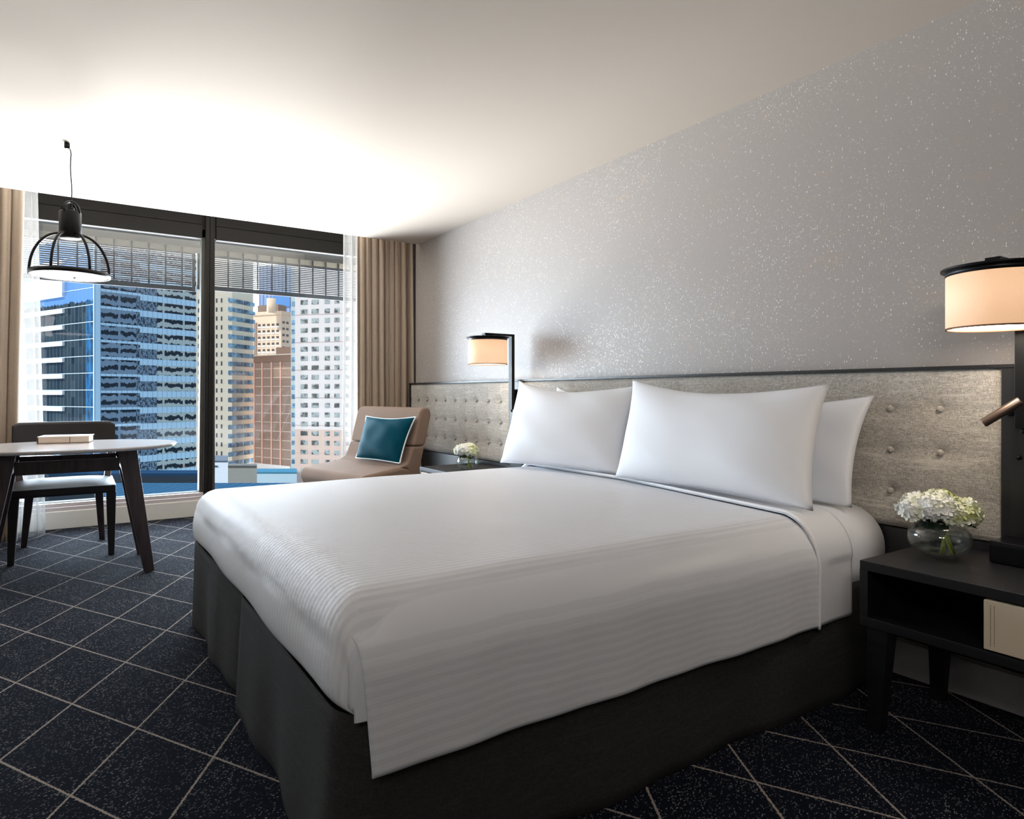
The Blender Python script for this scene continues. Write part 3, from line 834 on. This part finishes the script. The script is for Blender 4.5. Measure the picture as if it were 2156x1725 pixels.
# local frame: -x is the way it faces, y across (+y toward the window)
def soft_prism(poly, y0, y1, name, bev=.03, m=M_suede):
    return MB().prism(poly, 'y', y0, y1).build(name, m, ac, world=False, bevel=bev, seg=5)
W2 = .46
soft_prism([(-.36, .34), (-.40, .42), (-.37, .485), (-.02, .53), (.10, .50), (.10, .36)], -W2, W2, 'seat_cushion', .03)
soft_prism([(-.03, .525), (.03, .515), (.13, .36), (.20, .40), (.175, .56), (.205, .678), (.088, .682), (.040, .56)], -W2, W2, 'lower_backrest', .022)
soft_prism([(.089, .685), (.206, .681), (.275, .93), (.255, .985), (.195, .990), (.160, .95)], -W2, W2, 'upper_backrest', .022)
soft_prism([(-.34, .27), (-.34, .34), (.18, .36), (.18, .27)], -W2+.03, W2-.03, 'seat_frame', .01, M_walnut)
for lx, ly in ((-.28, -.36), (-.28, .36), (.12, -.36), (.12, .36)):
    MB().taper(lx, ly, .03, .03, 0, lx, ly, .045, .045, .27).build('leg', M_walnut, ac, world=False)
Mac = WM[ac.name]
cp = lambda x, y, z: Mac @ Vector((x, y, z))
pillow('cushion', cp(.10, .22, .905), cp(.12, -.45, .915), cp(-.01, -.42, .555), cp(-.035, .17, .56), .075, 'teal velvet cushion with white piping on the tan lounge chair', M_velvet, 'cushion', None, .06, (-1, 0, .3), (.0055, M_piping), seed=3, sag=.12)

# ------------------------------------------------------------------ table, book, chair
tb = thing('dining_table', 'white oval table with dark wood legs by the window', 'table', (-.04, 4.95, 0))
TA, TB = .60, .47
oval = []
for i in range(72):
    a = 2*PI*i/72; c, s = math.cos(a), math.sin(a)
    oval.append((-.04+TA*math.copysign(abs(c)**.92, c), 4.95+TB*math.copysign(abs(s)**.92, s)))
shr = lambda k: [(-.04+(x+.04)*k, 4.95+(y-4.95)*k) for x, y in oval]
mb = MB(); lay = [(shr(.955), .757), (shr(.985), .764), (oval, .774), (shr(.997), .780)]
vs = [(x, y, z) for l, z in lay for x, y in l]; n = 72
fsx = [tuple(reversed(range(n))), tuple(3*n+i for i in range(n))]
for j in range(3): fsx += [(j*n+i, j*n+(i+1) % n, (j+1)*n+(i+1) % n, (j+1)*n+i) for i in range(n)]
mb.add(vs, fsx); mb.build('tabletop', M_stone, tb)
# legs splay outward
for sx, fx in ((1, .375), (-1, -.455)):
    for sy, fy in ((-1, 4.66), (1, 5.20)):
        tx = fx-sx*.115; ty = fy+(-sy)*.06
        MB().taper(fx, fy, .058, .040, 0, tx, ty, .105, .048, .757).build('leg', M_walnut, tb, bevel=.003)
for y in (4.735, 5.125):
    bx(-.30, .22, y-.012, y+.012, .628, .705).build('apron', M_walnut, tb, bevel=.002)
for x in (-.325, .245): bx(x-.012, x+.012, 4.75, 5.11, .628, .705).build('apron', M_walnut, tb, bevel=.002)
bk = thing('book', 'white covered book lying closed on the white table', 'book', (-.055, 5.225, .781), math.radians(-8))
def lbox(name, m, p, *a, **k): return MB().box(*a).build(name, m, p, world=False, **k)
lbox('back_cover', M_spine, bk, -.140, .140, -.10, .10, .0, .003)
lbox('pages', M_paper, bk, -.136, .136, -.097, .097, .003, .041)
lbox('front_cover', M_cover, bk, -.140, .142, -.101, .101, .041, .045)
lbox('spine', M_spine, bk, -.143, -.140, -.10, .10, .0, .045)
lbox('ribbon', M_spine, bk, .03, .034, -.099, -.097, .003, .041)

ch = thing('dining_chair', 'black leather chair tucked under the far side of the table', 'chair', (-.07, 5.55, 0))
mb = MB()
def seat_fn(u, v):
    x = -.365+.59*u; y = 5.255+.60*v; e = (1-abs(2*u-1)**4)*(1-abs(2*v-1)**4)
    return (x, y, .478+.028*e)
mb.grid(seat_fn, 24, 24); 
mb.box(-.365, .225, 5.255, 5.855, .425, .480)
mb.build('seat', M_leather, ch, bevel=.012, seg=3)
for fx, tx in ((-.352, -.336), (.198, .196)):
    MB().taper(fx, 5.288, .036, .036, 0, tx, 5.283, .060, .055, .43).build('leg', M_leather, ch, bevel=.005)
for fx, tx in ((-.316, -.275), (.160, .135)):
    MB().taper(fx, 5.865, .036, .040, 0, tx, 5.80, .055, .055, .43).build('leg', M_walnut, ch, bevel=.004)
# curved backrest wrapping forward at both ends
def back_fn(side):
    def fn(u, v):
        a = (u-.5)*2; x = -.07+.315*a
        y = 5.955-.10*abs(a)**2.4+side*.022*(1-.35*abs(a)**3)
        z = .655+.235*v
        if abs(a) > .80: z = .655+.012*(abs(a)-.8)/.2+(.235-.035*((abs(a)-.8)/.2)**2)*v
        return (x, y+.025*v, z)
    return fn
mb = MB().grid(back_fn(-1), 40, 12); m2 = MB().grid(back_fn(1), 40, 12, flip=True); mb.add(m2.v, m2.f, True)
# rim strips
for v in (0, 1):
    mb.grid(lambda u, w_: tuple(Vector(back_fn(-1)(u, v)).lerp(Vector(back_fn(1)(u, v)), w_)), 40, 2)
for u_ in (0, 1):
    mb.grid(lambda w_, v: tuple(Vector(back_fn(-1)(u_, v)).lerp(Vector(back_fn(1)(u_, v)), w_)), 2, 12)
mbo = mb.build('backrest', M_leather, ch, fix=False)
bm = bmesh.new(); bm.from_mesh(mbo.data); bmesh.ops.remove_doubles(bm, verts=bm.verts, dist=.0005); bmesh.ops.recalc_face_normals(bm, faces=bm.faces); bm.to_mesh(mbo.data); bm.free()
for x0_, x1_ in ((-.325, -.365), (.185, .215)):
    MB().taper(x0_, 5.80, .045, .05, .42, x1_, 5.885, .035, .04, .68).build('back_post', M_walnut, ch, bevel=.004)

# ------------------------------------------------------------------ pendant
PX, PY = -.030, 4.47
pd = thing('pendant_lamp', 'black cage pendant lamp hanging over the white table', 'pendant lamp', (PX, PY, 1.74))
MB().lathe([(.0001, 0), (.010, 0), (.014, -.004), (.014, -.030), (.010, -.034), (.0001, -.034)], c=(-.045, PY, CZ), n=16).build('ceiling_hook', M_black, pd)
cord = [(-.045, PY, CZ-.03), (-.030, PY, CZ-.036), (-.026, PY, CZ-.06)]
for i in range(1, 9): cord.append((-.026-.004*math.sin(i*.8)*.8, PY, CZ-.06-i*.036))
cord += [(PX, PY, 2.17), (PX, PY, 2.14)]
MB().tube(cord, .0028, 8).build('cord', M_black, pd)
MB().lathe([(.0001, 1.972), (.050, 1.972), (.054, 1.978), (.054, 2.118), (.050, 2.124), (.022, 2.124), (.020, 2.145), (.0001, 2.147)], c=(PX, PY, 0), n=40).build('lamp_holder', M_black, pd)
arch = [(PX+.052*math.cos(a)*.8344, PY-.052*math.cos(a)*.55, 2.115+.065*math.sin(a)) for a in [PI*i/16 for i in range(17)]]
MB().tube(arch, .006, 8).build('hanging_loop', M_black, pd)
arch = [(PX+.052*math.cos(a)*.55, PY+.052*math.cos(a)*.8344, 2.115+.065*math.sin(a)) for a in [PI*i/16 for i in range(17)]]
MB().tube(arch, .006, 8).build('hanging_loop', M_black, pd)
RR = .188; ZR = 1.772
for k_ in (0, 1.05, 1.98, 3):         # two side ribs and two front ribs
    a = PI+k_*PI/3
    pts = []
    for i in range(15):
        q = i/14*PI/2
        rr = .045+(RR-.045)*math.sin(q); zz = ZR+.225*math.cos(q)
        pts.append((PX+rr*math.cos(a), PY+rr*math.sin(a), zz))
    MB().tube(pts, .0075, 8).build('cage_rib', M_black, pd)
MB().lathe([(RR+.008, ZR-.012), (RR+.008, ZR+.010), (RR-.004, ZR+.010), (RR-.004, ZR-.012)], c=(PX, PY, 0), n=64, closed=True).build('rim', M_black, pd)
MB().lathe([(.0001, ZR-.020), (RR*.6, ZR-.018), (RR-.01, ZR-.011), (RR-.005, ZR-.008), (.0001, ZR-.006)], c=(PX, PY, 0), n=64).build('diffuser', M_pend_diff, pd)
MB().lathe([(.0001, ZR-.026), (.006, ZR-.025), (.006, ZR-.018), (.0001, ZR-.018)], c=(PX+.02, PY-.02, 0), n=12).build('diffuser_screw', M_black, pd)

# ------------------------------------------------------------------ city beyond the glass
sa, ca = math.sin(CAMA), math.cos(CAMA)
def dirpx(px):
    c = (px-1078)/CAMF; v = Vector((sa+c*ca, ca-c*sa)); return v.normalized()
def at(px, d):
    c = (px-1078)/CAMF; return Vector((sa+c*ca, ca-c*sa))*d
def zat(py, d): return CAMH+(829-py)/CAMF*d
def along(px, P, D):          # distance t along P+tD whose image column is px
    r = Vector((sa+(px-1078)/CAMF*ca, ca-(px-1078)/CAMF*sa))
    det = r.x*(-D.y)+D.x*r.y
    return (r.x*(P.y)*1.0 - r.y*P.x)/(r.y*D.x - r.x*D.y)
def face_frame(P, D, N):      # local x along D, local y out of the face (N), z up
    return Matrix(((D.x, N.x, 0, P.x), (D.y, N.y, 0, P.y), (0, 0, 1, 0), (0, 0, 0, 1)))
def fbox(M, s0, s1, n0, n1, z0, z1, mb=None): return (mb or MB()).box(min(s0, s1), max(s0, s1), n0, n1, z0, z1, M)
def facade_mat(name, c, rough=.8, extra=None):
    def f(t, b):
        n = t.noise(t.coord(), .35, 3); t.put(b.inputs['Base Color'], t.mix(n, (*[x*.93 for x in c], 1), (*c, 1)))
    m = mat(name, c, rough, build=extra or f)
    m.node_tree.nodes['Principled BSDF'].inputs['Specular IOR Level'].default_value = .1
    return m

# blue glass tower ---------------------------------------------------
P = at(198, 130); Dl = dirpx(-1171); Dr = dirpx(1921); Dr = Vector((-Dl.y, Dl.x)) if Vector((-Dl.y, Dl.x)).dot(Dr) > 0 else Vector((Dl.y, -Dl.x))
FL = face_frame(P, Dl, -Dr); FR = face_frame(P, Dr, -Dl)
SL = along(40, P, Dl); SR = along(413, P, Dr)
tw = thing('office_tower', 'blue glass office tower with pale blue bands, left in the window', 'building', (P.x, P.y, -30))
def painted_reflection(face):  # neighbouring buildings and sky mirrored in the panes, painted as flat colour
    D = Dr if face == 'R' else Dl
    def f(t, b):
        p = t.coord('Object')      # thing origin at corner
        s = t.vmath('DOT_PRODUCT', p, (D.x, D.y, 0)); z = t.sep(p)[2]
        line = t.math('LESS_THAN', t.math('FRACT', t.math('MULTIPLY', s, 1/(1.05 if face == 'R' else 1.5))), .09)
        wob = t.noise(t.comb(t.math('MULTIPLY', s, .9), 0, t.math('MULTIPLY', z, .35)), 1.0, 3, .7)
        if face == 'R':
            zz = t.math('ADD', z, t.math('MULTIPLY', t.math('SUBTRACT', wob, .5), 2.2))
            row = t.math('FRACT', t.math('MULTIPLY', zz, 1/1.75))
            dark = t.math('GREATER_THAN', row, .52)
            # painted reflections: two window blocks in the left zone, long dark strips right
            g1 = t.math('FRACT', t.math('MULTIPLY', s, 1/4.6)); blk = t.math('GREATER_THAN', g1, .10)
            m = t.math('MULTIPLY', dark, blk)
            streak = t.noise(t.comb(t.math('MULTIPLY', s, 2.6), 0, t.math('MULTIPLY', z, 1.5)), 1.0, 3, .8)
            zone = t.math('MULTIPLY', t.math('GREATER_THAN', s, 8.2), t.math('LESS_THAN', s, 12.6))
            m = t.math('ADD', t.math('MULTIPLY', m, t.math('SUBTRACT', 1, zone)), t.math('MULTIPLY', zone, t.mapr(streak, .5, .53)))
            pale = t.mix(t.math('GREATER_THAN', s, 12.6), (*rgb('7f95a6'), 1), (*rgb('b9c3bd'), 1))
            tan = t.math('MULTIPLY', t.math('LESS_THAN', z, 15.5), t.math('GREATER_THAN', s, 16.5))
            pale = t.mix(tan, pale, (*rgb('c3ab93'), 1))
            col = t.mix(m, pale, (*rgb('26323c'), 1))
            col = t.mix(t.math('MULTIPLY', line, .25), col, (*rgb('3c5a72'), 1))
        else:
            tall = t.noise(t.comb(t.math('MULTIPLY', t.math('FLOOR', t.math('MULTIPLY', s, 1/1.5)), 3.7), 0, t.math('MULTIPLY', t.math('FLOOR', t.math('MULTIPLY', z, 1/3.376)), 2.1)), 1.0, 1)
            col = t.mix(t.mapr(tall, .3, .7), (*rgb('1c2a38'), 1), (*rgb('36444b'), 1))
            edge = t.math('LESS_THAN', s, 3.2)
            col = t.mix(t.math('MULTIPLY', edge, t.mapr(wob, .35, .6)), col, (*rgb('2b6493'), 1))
            sky = t.math('GREATER_THAN', t.math('ADD', z, t.math('MULTIPLY', wob, 2.0)), 50.6)  # sky reflection painted on the top floors
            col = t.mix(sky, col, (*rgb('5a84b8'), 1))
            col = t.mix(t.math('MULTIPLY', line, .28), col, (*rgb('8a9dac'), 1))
        t.put(b.inputs['Base Color'], col)
    return mat('tower glass '+face, rough=.8, build=f, Specular_IOR_Level=.0)
ZT0 = zat(640.9, 130); FH = 3.376
TOPZ = 33.0
fbox(FR, 0, SR, -.2, 0, -30, TOPZ).build('right_glass_face', painted_reflection('R'), tw)
fbox(FL, 0, SL, -.2, 0, -30, TOPZ).build('left_glass_face', painted_reflection('L'), tw)
bq = MB(); q = [P+Dr*.3+Dl*.3, P+Dr*SR+Dl*.3, P+Dr*SR+Dl*SL, P+Dl*SL+Dr*.3]
bq.hexa([(v.x, v.y, -30) for v in q], [(v.x, v.y, TOPZ-.1) for v in q]); bq.build('tower_core', facade_mat('tower core', rgb('55616c')), tw)
M_band = mat('pale blue spandrel', rough=.4, build=lambda t, b: t.put(b.inputs['Base Color'], t.mix(
    t.math('LESS_THAN', t.math('FRACT', t.math('MULTIPLY', t.vmath('DOT_PRODUCT', t.coord(), (Dr.x, Dr.y, 0)), 1/1.05)), .10), (*rgb('b4d6e8'), 1), (*rgb('7ba3bd'), 1))))
M_bandL = mat('white tower slab', rgb('eef3fa'), .6)
M_line = mat('pale floor line', rgb('a8c4d8'), .5)
fbox(FR, -.15, 1.15, 0, .25, -30, TOPZ).build('corner_column', M_band, tw)
for k_ in range(-4, 15):
    zf = ZT0-FH*k_
    if zf > TOPZ-1: continue
    fbox(FR, 1.15, 9.0, 0, .12, zf-.62, zf-.10).build('spandrel_band', M_band, tw)
    fbox(FR, 9.0, SR, 0, .16, zf-1.50, zf-.22).build('spandrel_band', M_band, tw)
    fbox(FL, 0, SL, 0, .08, zf-.06, zf+.06).build('floor_line', M_line, tw)
    sb = along(136, P, Dl)
    fbox(FL, sb, SL, 0, .5, zf-.95, zf-.12).build('balcony_slab', M_bandL, tw)
sb = along(136, P, Dl)
fbox(FL, sb, SL, 0, .5, ZT0+FH*.75, ZT0+FH*1.7).build('balcony_slab', M_bandL, tw)

# beige hotel tower ---------------------------------------------------
def window_unit(mbg, F, s0, s1, z0, z1, m, th, dep=.12, name='window'):
    return fbox(F, s0, s1, .0, dep, z0, z1).build(name, m, th)
M_bwin = mat('blue office window', rough=.25, build=lambda t, b: t.put(b.inputs['Base Color'], t.mix(
    t.mapr(t.noise(t.coord(), .35, 3, .7), .4, .6), (*rgb('38586f'), 1), (*rgb('7497ad'), 1))))
M_dwin = mat('dark narrow window', rgb('2d3138'), .3)
P2 = at(488.6, 220); Dl2 = dirpx(-3801); Dr2 = Vector((Dl2.y, -Dl2.x))
F2L = face_frame(P2, Dl2, -Dr2); F2R = face_frame(P2, Dr2, -Dl2)
b2 = thing('beige_tower', 'beige tower with blue strip windows just right of the mullion', 'building', (P2.x, P2.y, -35))
M_beige = facade_mat('beige cladding', rgb('b0a797'))
q = [P2, P2+Dr2*along(533.5, P2, Dr2), P2+Dr2*along(533.5, P2, Dr2)+Dl2*17, P2+Dl2*17]
MB().hexa([(v.x, v.y, -35) for v in q], [(v.x, v.y, 50) for v in q]).build('tower_body', M_beige, b2)
fh2 = 19.05/CAMF*220; z20 = zat(632, 220)
for r in range(19):
    zc = z20-fh2*r
    for pxc, wpx in ((495.8, 12.5), (511.2, 11.5), (524.8, 10)):
        s = along(pxc, P2, Dr2); hw = wpx/2/CAMF*224/max(.2, abs(Dr2.x*ca-Dr2.y*sa))
        w_ = fbox(F2R, s-hw, s+hw, .0, .12, zc-.85, zc+.55).build('window', M_bwin, b2)
    for pxc in (456.3, 466.7):
        s = along(pxc, P2, Dl2)
        fbox(F2L, s-.27, s+.27, .0, .1, zc-.65, zc+.75).build('narrow_window', M_dwin, b2)
nb = MB(); bb = MB()
for r in range(19):
    zc = z20-fh2*r; s = along(418.5, P2, Dl2); fbox(F2L, s-.27, s+.27, 0, .1, zc-.65, zc+.75, nb)
    s0 = along(482.0, P2, Dl2); s1 = along(488.0, P2, Dl2)
    fbox(F2L, s0, s1, 0, .15, zc-.85, zc+.65, bb)
tag(nb.build('window_column', M_dwin, b2), kind='stuff'); tag(bb.build('corner_windows', M_bwin, b2), kind='stuff')

# tan grid tower ----------------------------------------------------
b3 = thing('grid_tower', 'tan gridded tower with rooftop plant rising behind the brown one', 'building', (70, 325, -35))
PA = at(592, 310); Dg = -dirpx(-2600); Dg = -Dg; Dn = Vector((Dg.y, -Dg.x))
F3 = face_frame(PA, Dg, -Dn); F3R = face_frame(PA, Dn, -Dg)
sg = along(533, PA, Dg); sr = along(616, PA, Dn); zt3 = zat(662, 310)
M_tan = facade_mat('tan concrete', rgb('c9b39c')); M_tan2 = facade_mat('tan recess', rgb('8d7668'))
fbox(F3, 0, sg, -sr, 0, -35, zt3).build('tower_body', M_tan, b3)
fbox(F3, -.5, sg+.5, -sr-.5, .5, zt3, zt3+1.6).build('parapet', M_tan, b3)
fbox(F3, sg*.18, sg*.92, -sr+1, -1.5, zt3+1.6, zt3+5.0).build('plant_room', facade_mat('plant room brown', rgb('7c6a5e')), b3)
cyl = at(571, 306); MB().lathe([(1.9, zt3), (1.9, zt3+6.8), (.0001, zt3+6.8)], c=(cyl.x, cyl.y, 0), n=24).build('roof_tank', M_tan, b3)
fbox(F3, sg-2.4, sg-.8, 0, .4, -35, zt3-3.5).build('side_pier', M_tan2, b3)
fh3 = 13.4/CAMF*310
for r in range(7):
    for c in range(5):
        s = along(546.2+9.6*c, PA, Dg); zc = zat(683, 310)-fh3*r
        fbox(F3, s-.75, s+.75, .0, .1, zc-.55, zc+.5).build('window', mat('grid window', rgb('4a4038'), .4) if r == c == 0 else bpy.data.materials['grid window'], b3)
        fbox(F3, s-.85, s+.85, .0, .35, zc-1.35, zc-.75).build('window_sill', M_bandL, b3)
for r in range(8):
    for c in range(2):
        s = along(597+8*c, PA, Dn); zc = zat(679, 312)-fh3*r
        fbox(F3R, s-.8, s+.8, .0, .1, zc-.6, zc+.5).build('side_window', bpy.data.materials['grid window'], b3)

# brown brick block ---------------------------------------------------
b4 = thing('brick_block', 'brown windowless brick block between the beige and white towers', 'building', (50, 222, -35))
P4 = at(613, 213); D4 = -(-dirpx(-1000)); N4 = Vector((D4.y, -D4.x)); F4 = face_frame(P4, D4, -N4)
s4 = along(534.2, P4, D4); zt4 = zat(748, 216); zb4 = zat(980, 216)
def brick(t, b):
    p = t.coord(); z = t.sep(p)[2]
    n = t.noise(t.scale(p, (2, 2, 4)), 1.0, 3, .7)
    c = t.mix(n, (*rgb('6b5447'), 1), (*rgb('7d6455'), 1))
    jl = t.math('LESS_THAN', t.math('FRACT', t.math('MULTIPLY', z, 1/2.95)), .07)
    t.put(b.inputs['Base Color'], t.mix(jl, c, (*rgb('a89788'), 1)))
fbox(F4, 0, s4, -14, 0, zb4, zt4-2.2).build('brick_wall', mat('brown brick', rough=.85, build=brick), b4)
fbox(F4, 0, s4, -14, .1, zt4-2.2, zt4).build('upper_band', facade_mat('dark brick', rgb('6f5546')), b4)
fbox(F4, 0, s4, -14.1, .2, zt4, zt4+.35).build('coping', facade_mat('coping', rgb('b3a291')), b4)
fbox(F4, 0, s4*.60, -9, -3, zt4+.35, zt4+2.9).build('roof_room', facade_mat('roof room', rgb('7d6658')), b4)
for px_ in (536, 552.8, 572.5, 591.5):
    s = along(px_, P4, D4); fbox(F4, s-.32, s+.32, 0, .25, zb4, zt4-2.2).build('pilaster', facade_mat('salmon pilaster', rgb('c0917c')) if px_ == 536 else bpy.data.materials['salmon pilaster'], b4)
fbox(F4, 0, s4+1, -14, .4, -35, zb4).build('white_podium', facade_mat('white podium', rgb('bdb6b0')), b4)

# white tower ---------------------------------------------------
P5 = at(621, 205); D5 = dirpx(-3700); N5 = Vector((D5.y, -D5.x)); F5 = face_frame(P5, D5, -N5)
b5 = thing('white_tower', 'white tower with four columns of square windows beside the curtain', 'building', (P5.x, P5.y, -35))
s5r = along(800, P5, D5); s5l = along(610, P5, D5)
M_w5 = facade_mat('white cladding', rgb('c6bfbb')); M_p5 = facade_mat('peach cladding', rgb('bda699'))
zpk = zat(904, 205)
fbox(F5, 0, s5r, -16, 0, zpk, 60).build('tower_body', M_w5, b5)
fbox(F5, 0, s5r, -16, .05, -35, zpk).build('peach_base', M_p5, b5)
fbox(F5, 0, s5l, -16, -.6, -35, 60).build('glazed_bay', facade_mat('pale bay wall', rgb('a3adad')), b5)
fh5 = 19.6/CAMF*205
M_w5win = mat('white tower window', rough=.3, build=lambda t, b: t.put(b.inputs['Base Color'], t.mix(
    t.mapr(t.noise(t.coord(), .45, 2, .6), .42, .55), (*rgb('383b39'), 1), (*rgb('8e9795'), 1))))
M_w5dark = mat('window reveal', rgb('47443f'), .5)
for r in range(19):
    zc = zat(637.5, 205)-fh5*r
    for pxc, wpx in ((640.5, 15), (663.8, 15), (689.2, 10.5), (709.4, 10.5)):
        s = along(pxc, P5, D5); hw = wpx/2/CAMF*205*1.06/abs(D5.x*ca-D5.y*sa)
        wn_ = fbox(F5, s-hw, s+hw, .05, .12, zc-.72, zc+.66).build('window', M_w5win, b5)
    s0, s1 = along(612, P5, D5), along(620, P5, D5)
    fbox(F5, s0, s1, -.6, -.5, zc-.95, zc+.45).build('bay_window', M_bwin, b5)
ew = MB()
for r in range(19):
    zc = zat(637.5, 205)-fh5*r
    for c_ in range(1, 8):
        s = along(709.4, P5, D5)-3.9*c_
        if s > s5r+1: fbox(F5, s-.8, s+.8, .05, .12, zc-.72, zc+.66, ew)
tag(ew.build('window_columns', M_w5win, b5), kind='stuff')
for r in range(1, 8):
    zc = zat(664, 205)-fh5*2.95*(r-1)
    fbox(F5, 0, s5r, .0, .08, zc-.06, zc+.06).build('string_course', facade_mat('pink line', rgb('b5958c')) if r == 1 else bpy.data.materials['pink line'], b5)

# distant tower and low roofs ---------------------------------------
P6 = at(545, 420); q = [P6, at(618, 415), at(622, 440), at(549, 445)]
b6 = thing('distant_tower', 'distant blue and red striped tower above the tan tower', 'building', (P6.x, P6.y, -40))
def stripes(t, b):
    s = t.vmath('DOT_PRODUCT', t.coord(), (ca, -sa, 0)); f = t.math('FRACT', t.math('MULTIPLY', s, 1/2.6))
    c = t.mix(t.math('LESS_THAN', f, .45), (*rgb('8298bd'), 1), (*rgb('5d7399'), 1))
    r = t.white(t.comb(t.math('FLOOR', t.math('MULTIPLY', s, 1/2.6)), 0, 0))
    t.put(b.inputs['Base Color'], t.mix(t.math('GREATER_THAN', r, .72), c, (*rgb('b8747e'), 1)))
ztd = zat(560, 420)
MB().hexa([(v.x, v.y, -40) for v in q], [(v.x, v.y, ztd) for v in q]).build('tower_body', mat('striped curtain wall', rough=.5, build=stripes), b6)
fbox(face_frame(P6, (at(618, 415)-P6).normalized(), -Vector((sa, ca))), 10, 22, 0, .6, zat(648, 420), zat(625, 420)).build('blue_banding', mat('blue banding', rgb('4d7fb8'), .4), b6)

def roofbox(name, pxs, d0, d1, ytop, zbot, m, label, cat='building', extra=None):
    z = zat(ytop, d0)
    q = [at(pxs[0], d0), at(pxs[1], d0), at(pxs[1], d1), at(pxs[0], d1)]
    c = (q[0]+q[1])/2
    th = thing(name, label, cat, (c.x, c.y, zbot))
    MB().hexa([(v.x, v.y, zbot) for v in q], [(v.x, v.y, z) for v in q]).build('walls', m, th)
    return th, q, z
def ribbed(c1, c2, per):
    def f(t, b):
        s = t.vmath('DOT_PRODUCT', t.coord(), (ca, -sa, 0)); g = t.math('LESS_THAN', t.math('FRACT', t.math('MULTIPLY', s, 1/per)), .3)
        t.put(b.inputs['Base Color'], t.mix(g, (*c1, 1), (*c2, 1)))
    return f
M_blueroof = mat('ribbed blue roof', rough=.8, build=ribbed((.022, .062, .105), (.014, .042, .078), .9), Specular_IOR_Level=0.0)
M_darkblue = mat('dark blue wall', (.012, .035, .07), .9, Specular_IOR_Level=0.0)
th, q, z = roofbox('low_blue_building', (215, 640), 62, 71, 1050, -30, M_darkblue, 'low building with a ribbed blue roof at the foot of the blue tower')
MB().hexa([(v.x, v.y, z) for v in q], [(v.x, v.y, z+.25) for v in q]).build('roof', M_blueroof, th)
th, q, z = roofbox('dark_podium', (60, 430), 95, 99, 1003, -30, facade_mat('podium concrete', rgb('232d36')), 'dark concrete podium behind the low blue roof')  # walls in one dark blue-grey concrete colour
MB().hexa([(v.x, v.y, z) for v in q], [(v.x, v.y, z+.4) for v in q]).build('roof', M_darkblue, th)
th, q, z = roofbox('white_rooftop_hut', (446, 480), 118, 128, 974, -30, facade_mat('hut white', rgb('c9d2da')), 'small white rooftop building at the base of the beige tower')
MB().hexa([(v.x, v.y, z) for v in q], [(v.x, v.y, z+.3) for v in q]).build('roof', facade_mat('hut roof', rgb('4b5660')), th)
mk_ = face_frame(at(448, 117.9), (at(480, 117.9)-at(448, 117.9)).normalized(), -Vector((sa, ca)))
fbox(mk_, .1, .9, 0, .05, zat(983, 118), zat(980.5, 118)).build('wall_mark', facade_mat('mark', rgb('3a444c')), th)
th, q, z = roofbox('concrete_deck', (440, 541), 134, 138, 986, -30, facade_mat('deck concrete', rgb('7f7f78')), 'grey concrete roof deck with braces below the beige tower')
MB().hexa([(v.x, v.y, z) for v in q], [(v.x, v.y, z+.5) for v in q]).build('roof', facade_mat('deck top', rgb('4a4944')), th)
th, q, z = roofbox('pale_blue_roof_building', (492, 625), 150, 157, 998, -30, facade_mat('pale wall', rgb('9fb4c0')), 'pale blue flat roof in front of the brick block')
MB().hexa([(v.x, v.y, z) for v in q], [(v.x, v.y, z+.4) for v in q]).build('roof', mat('pale blue roof', (.05, .15, .22), .9, Specular_IOR_Level=0.0), th)
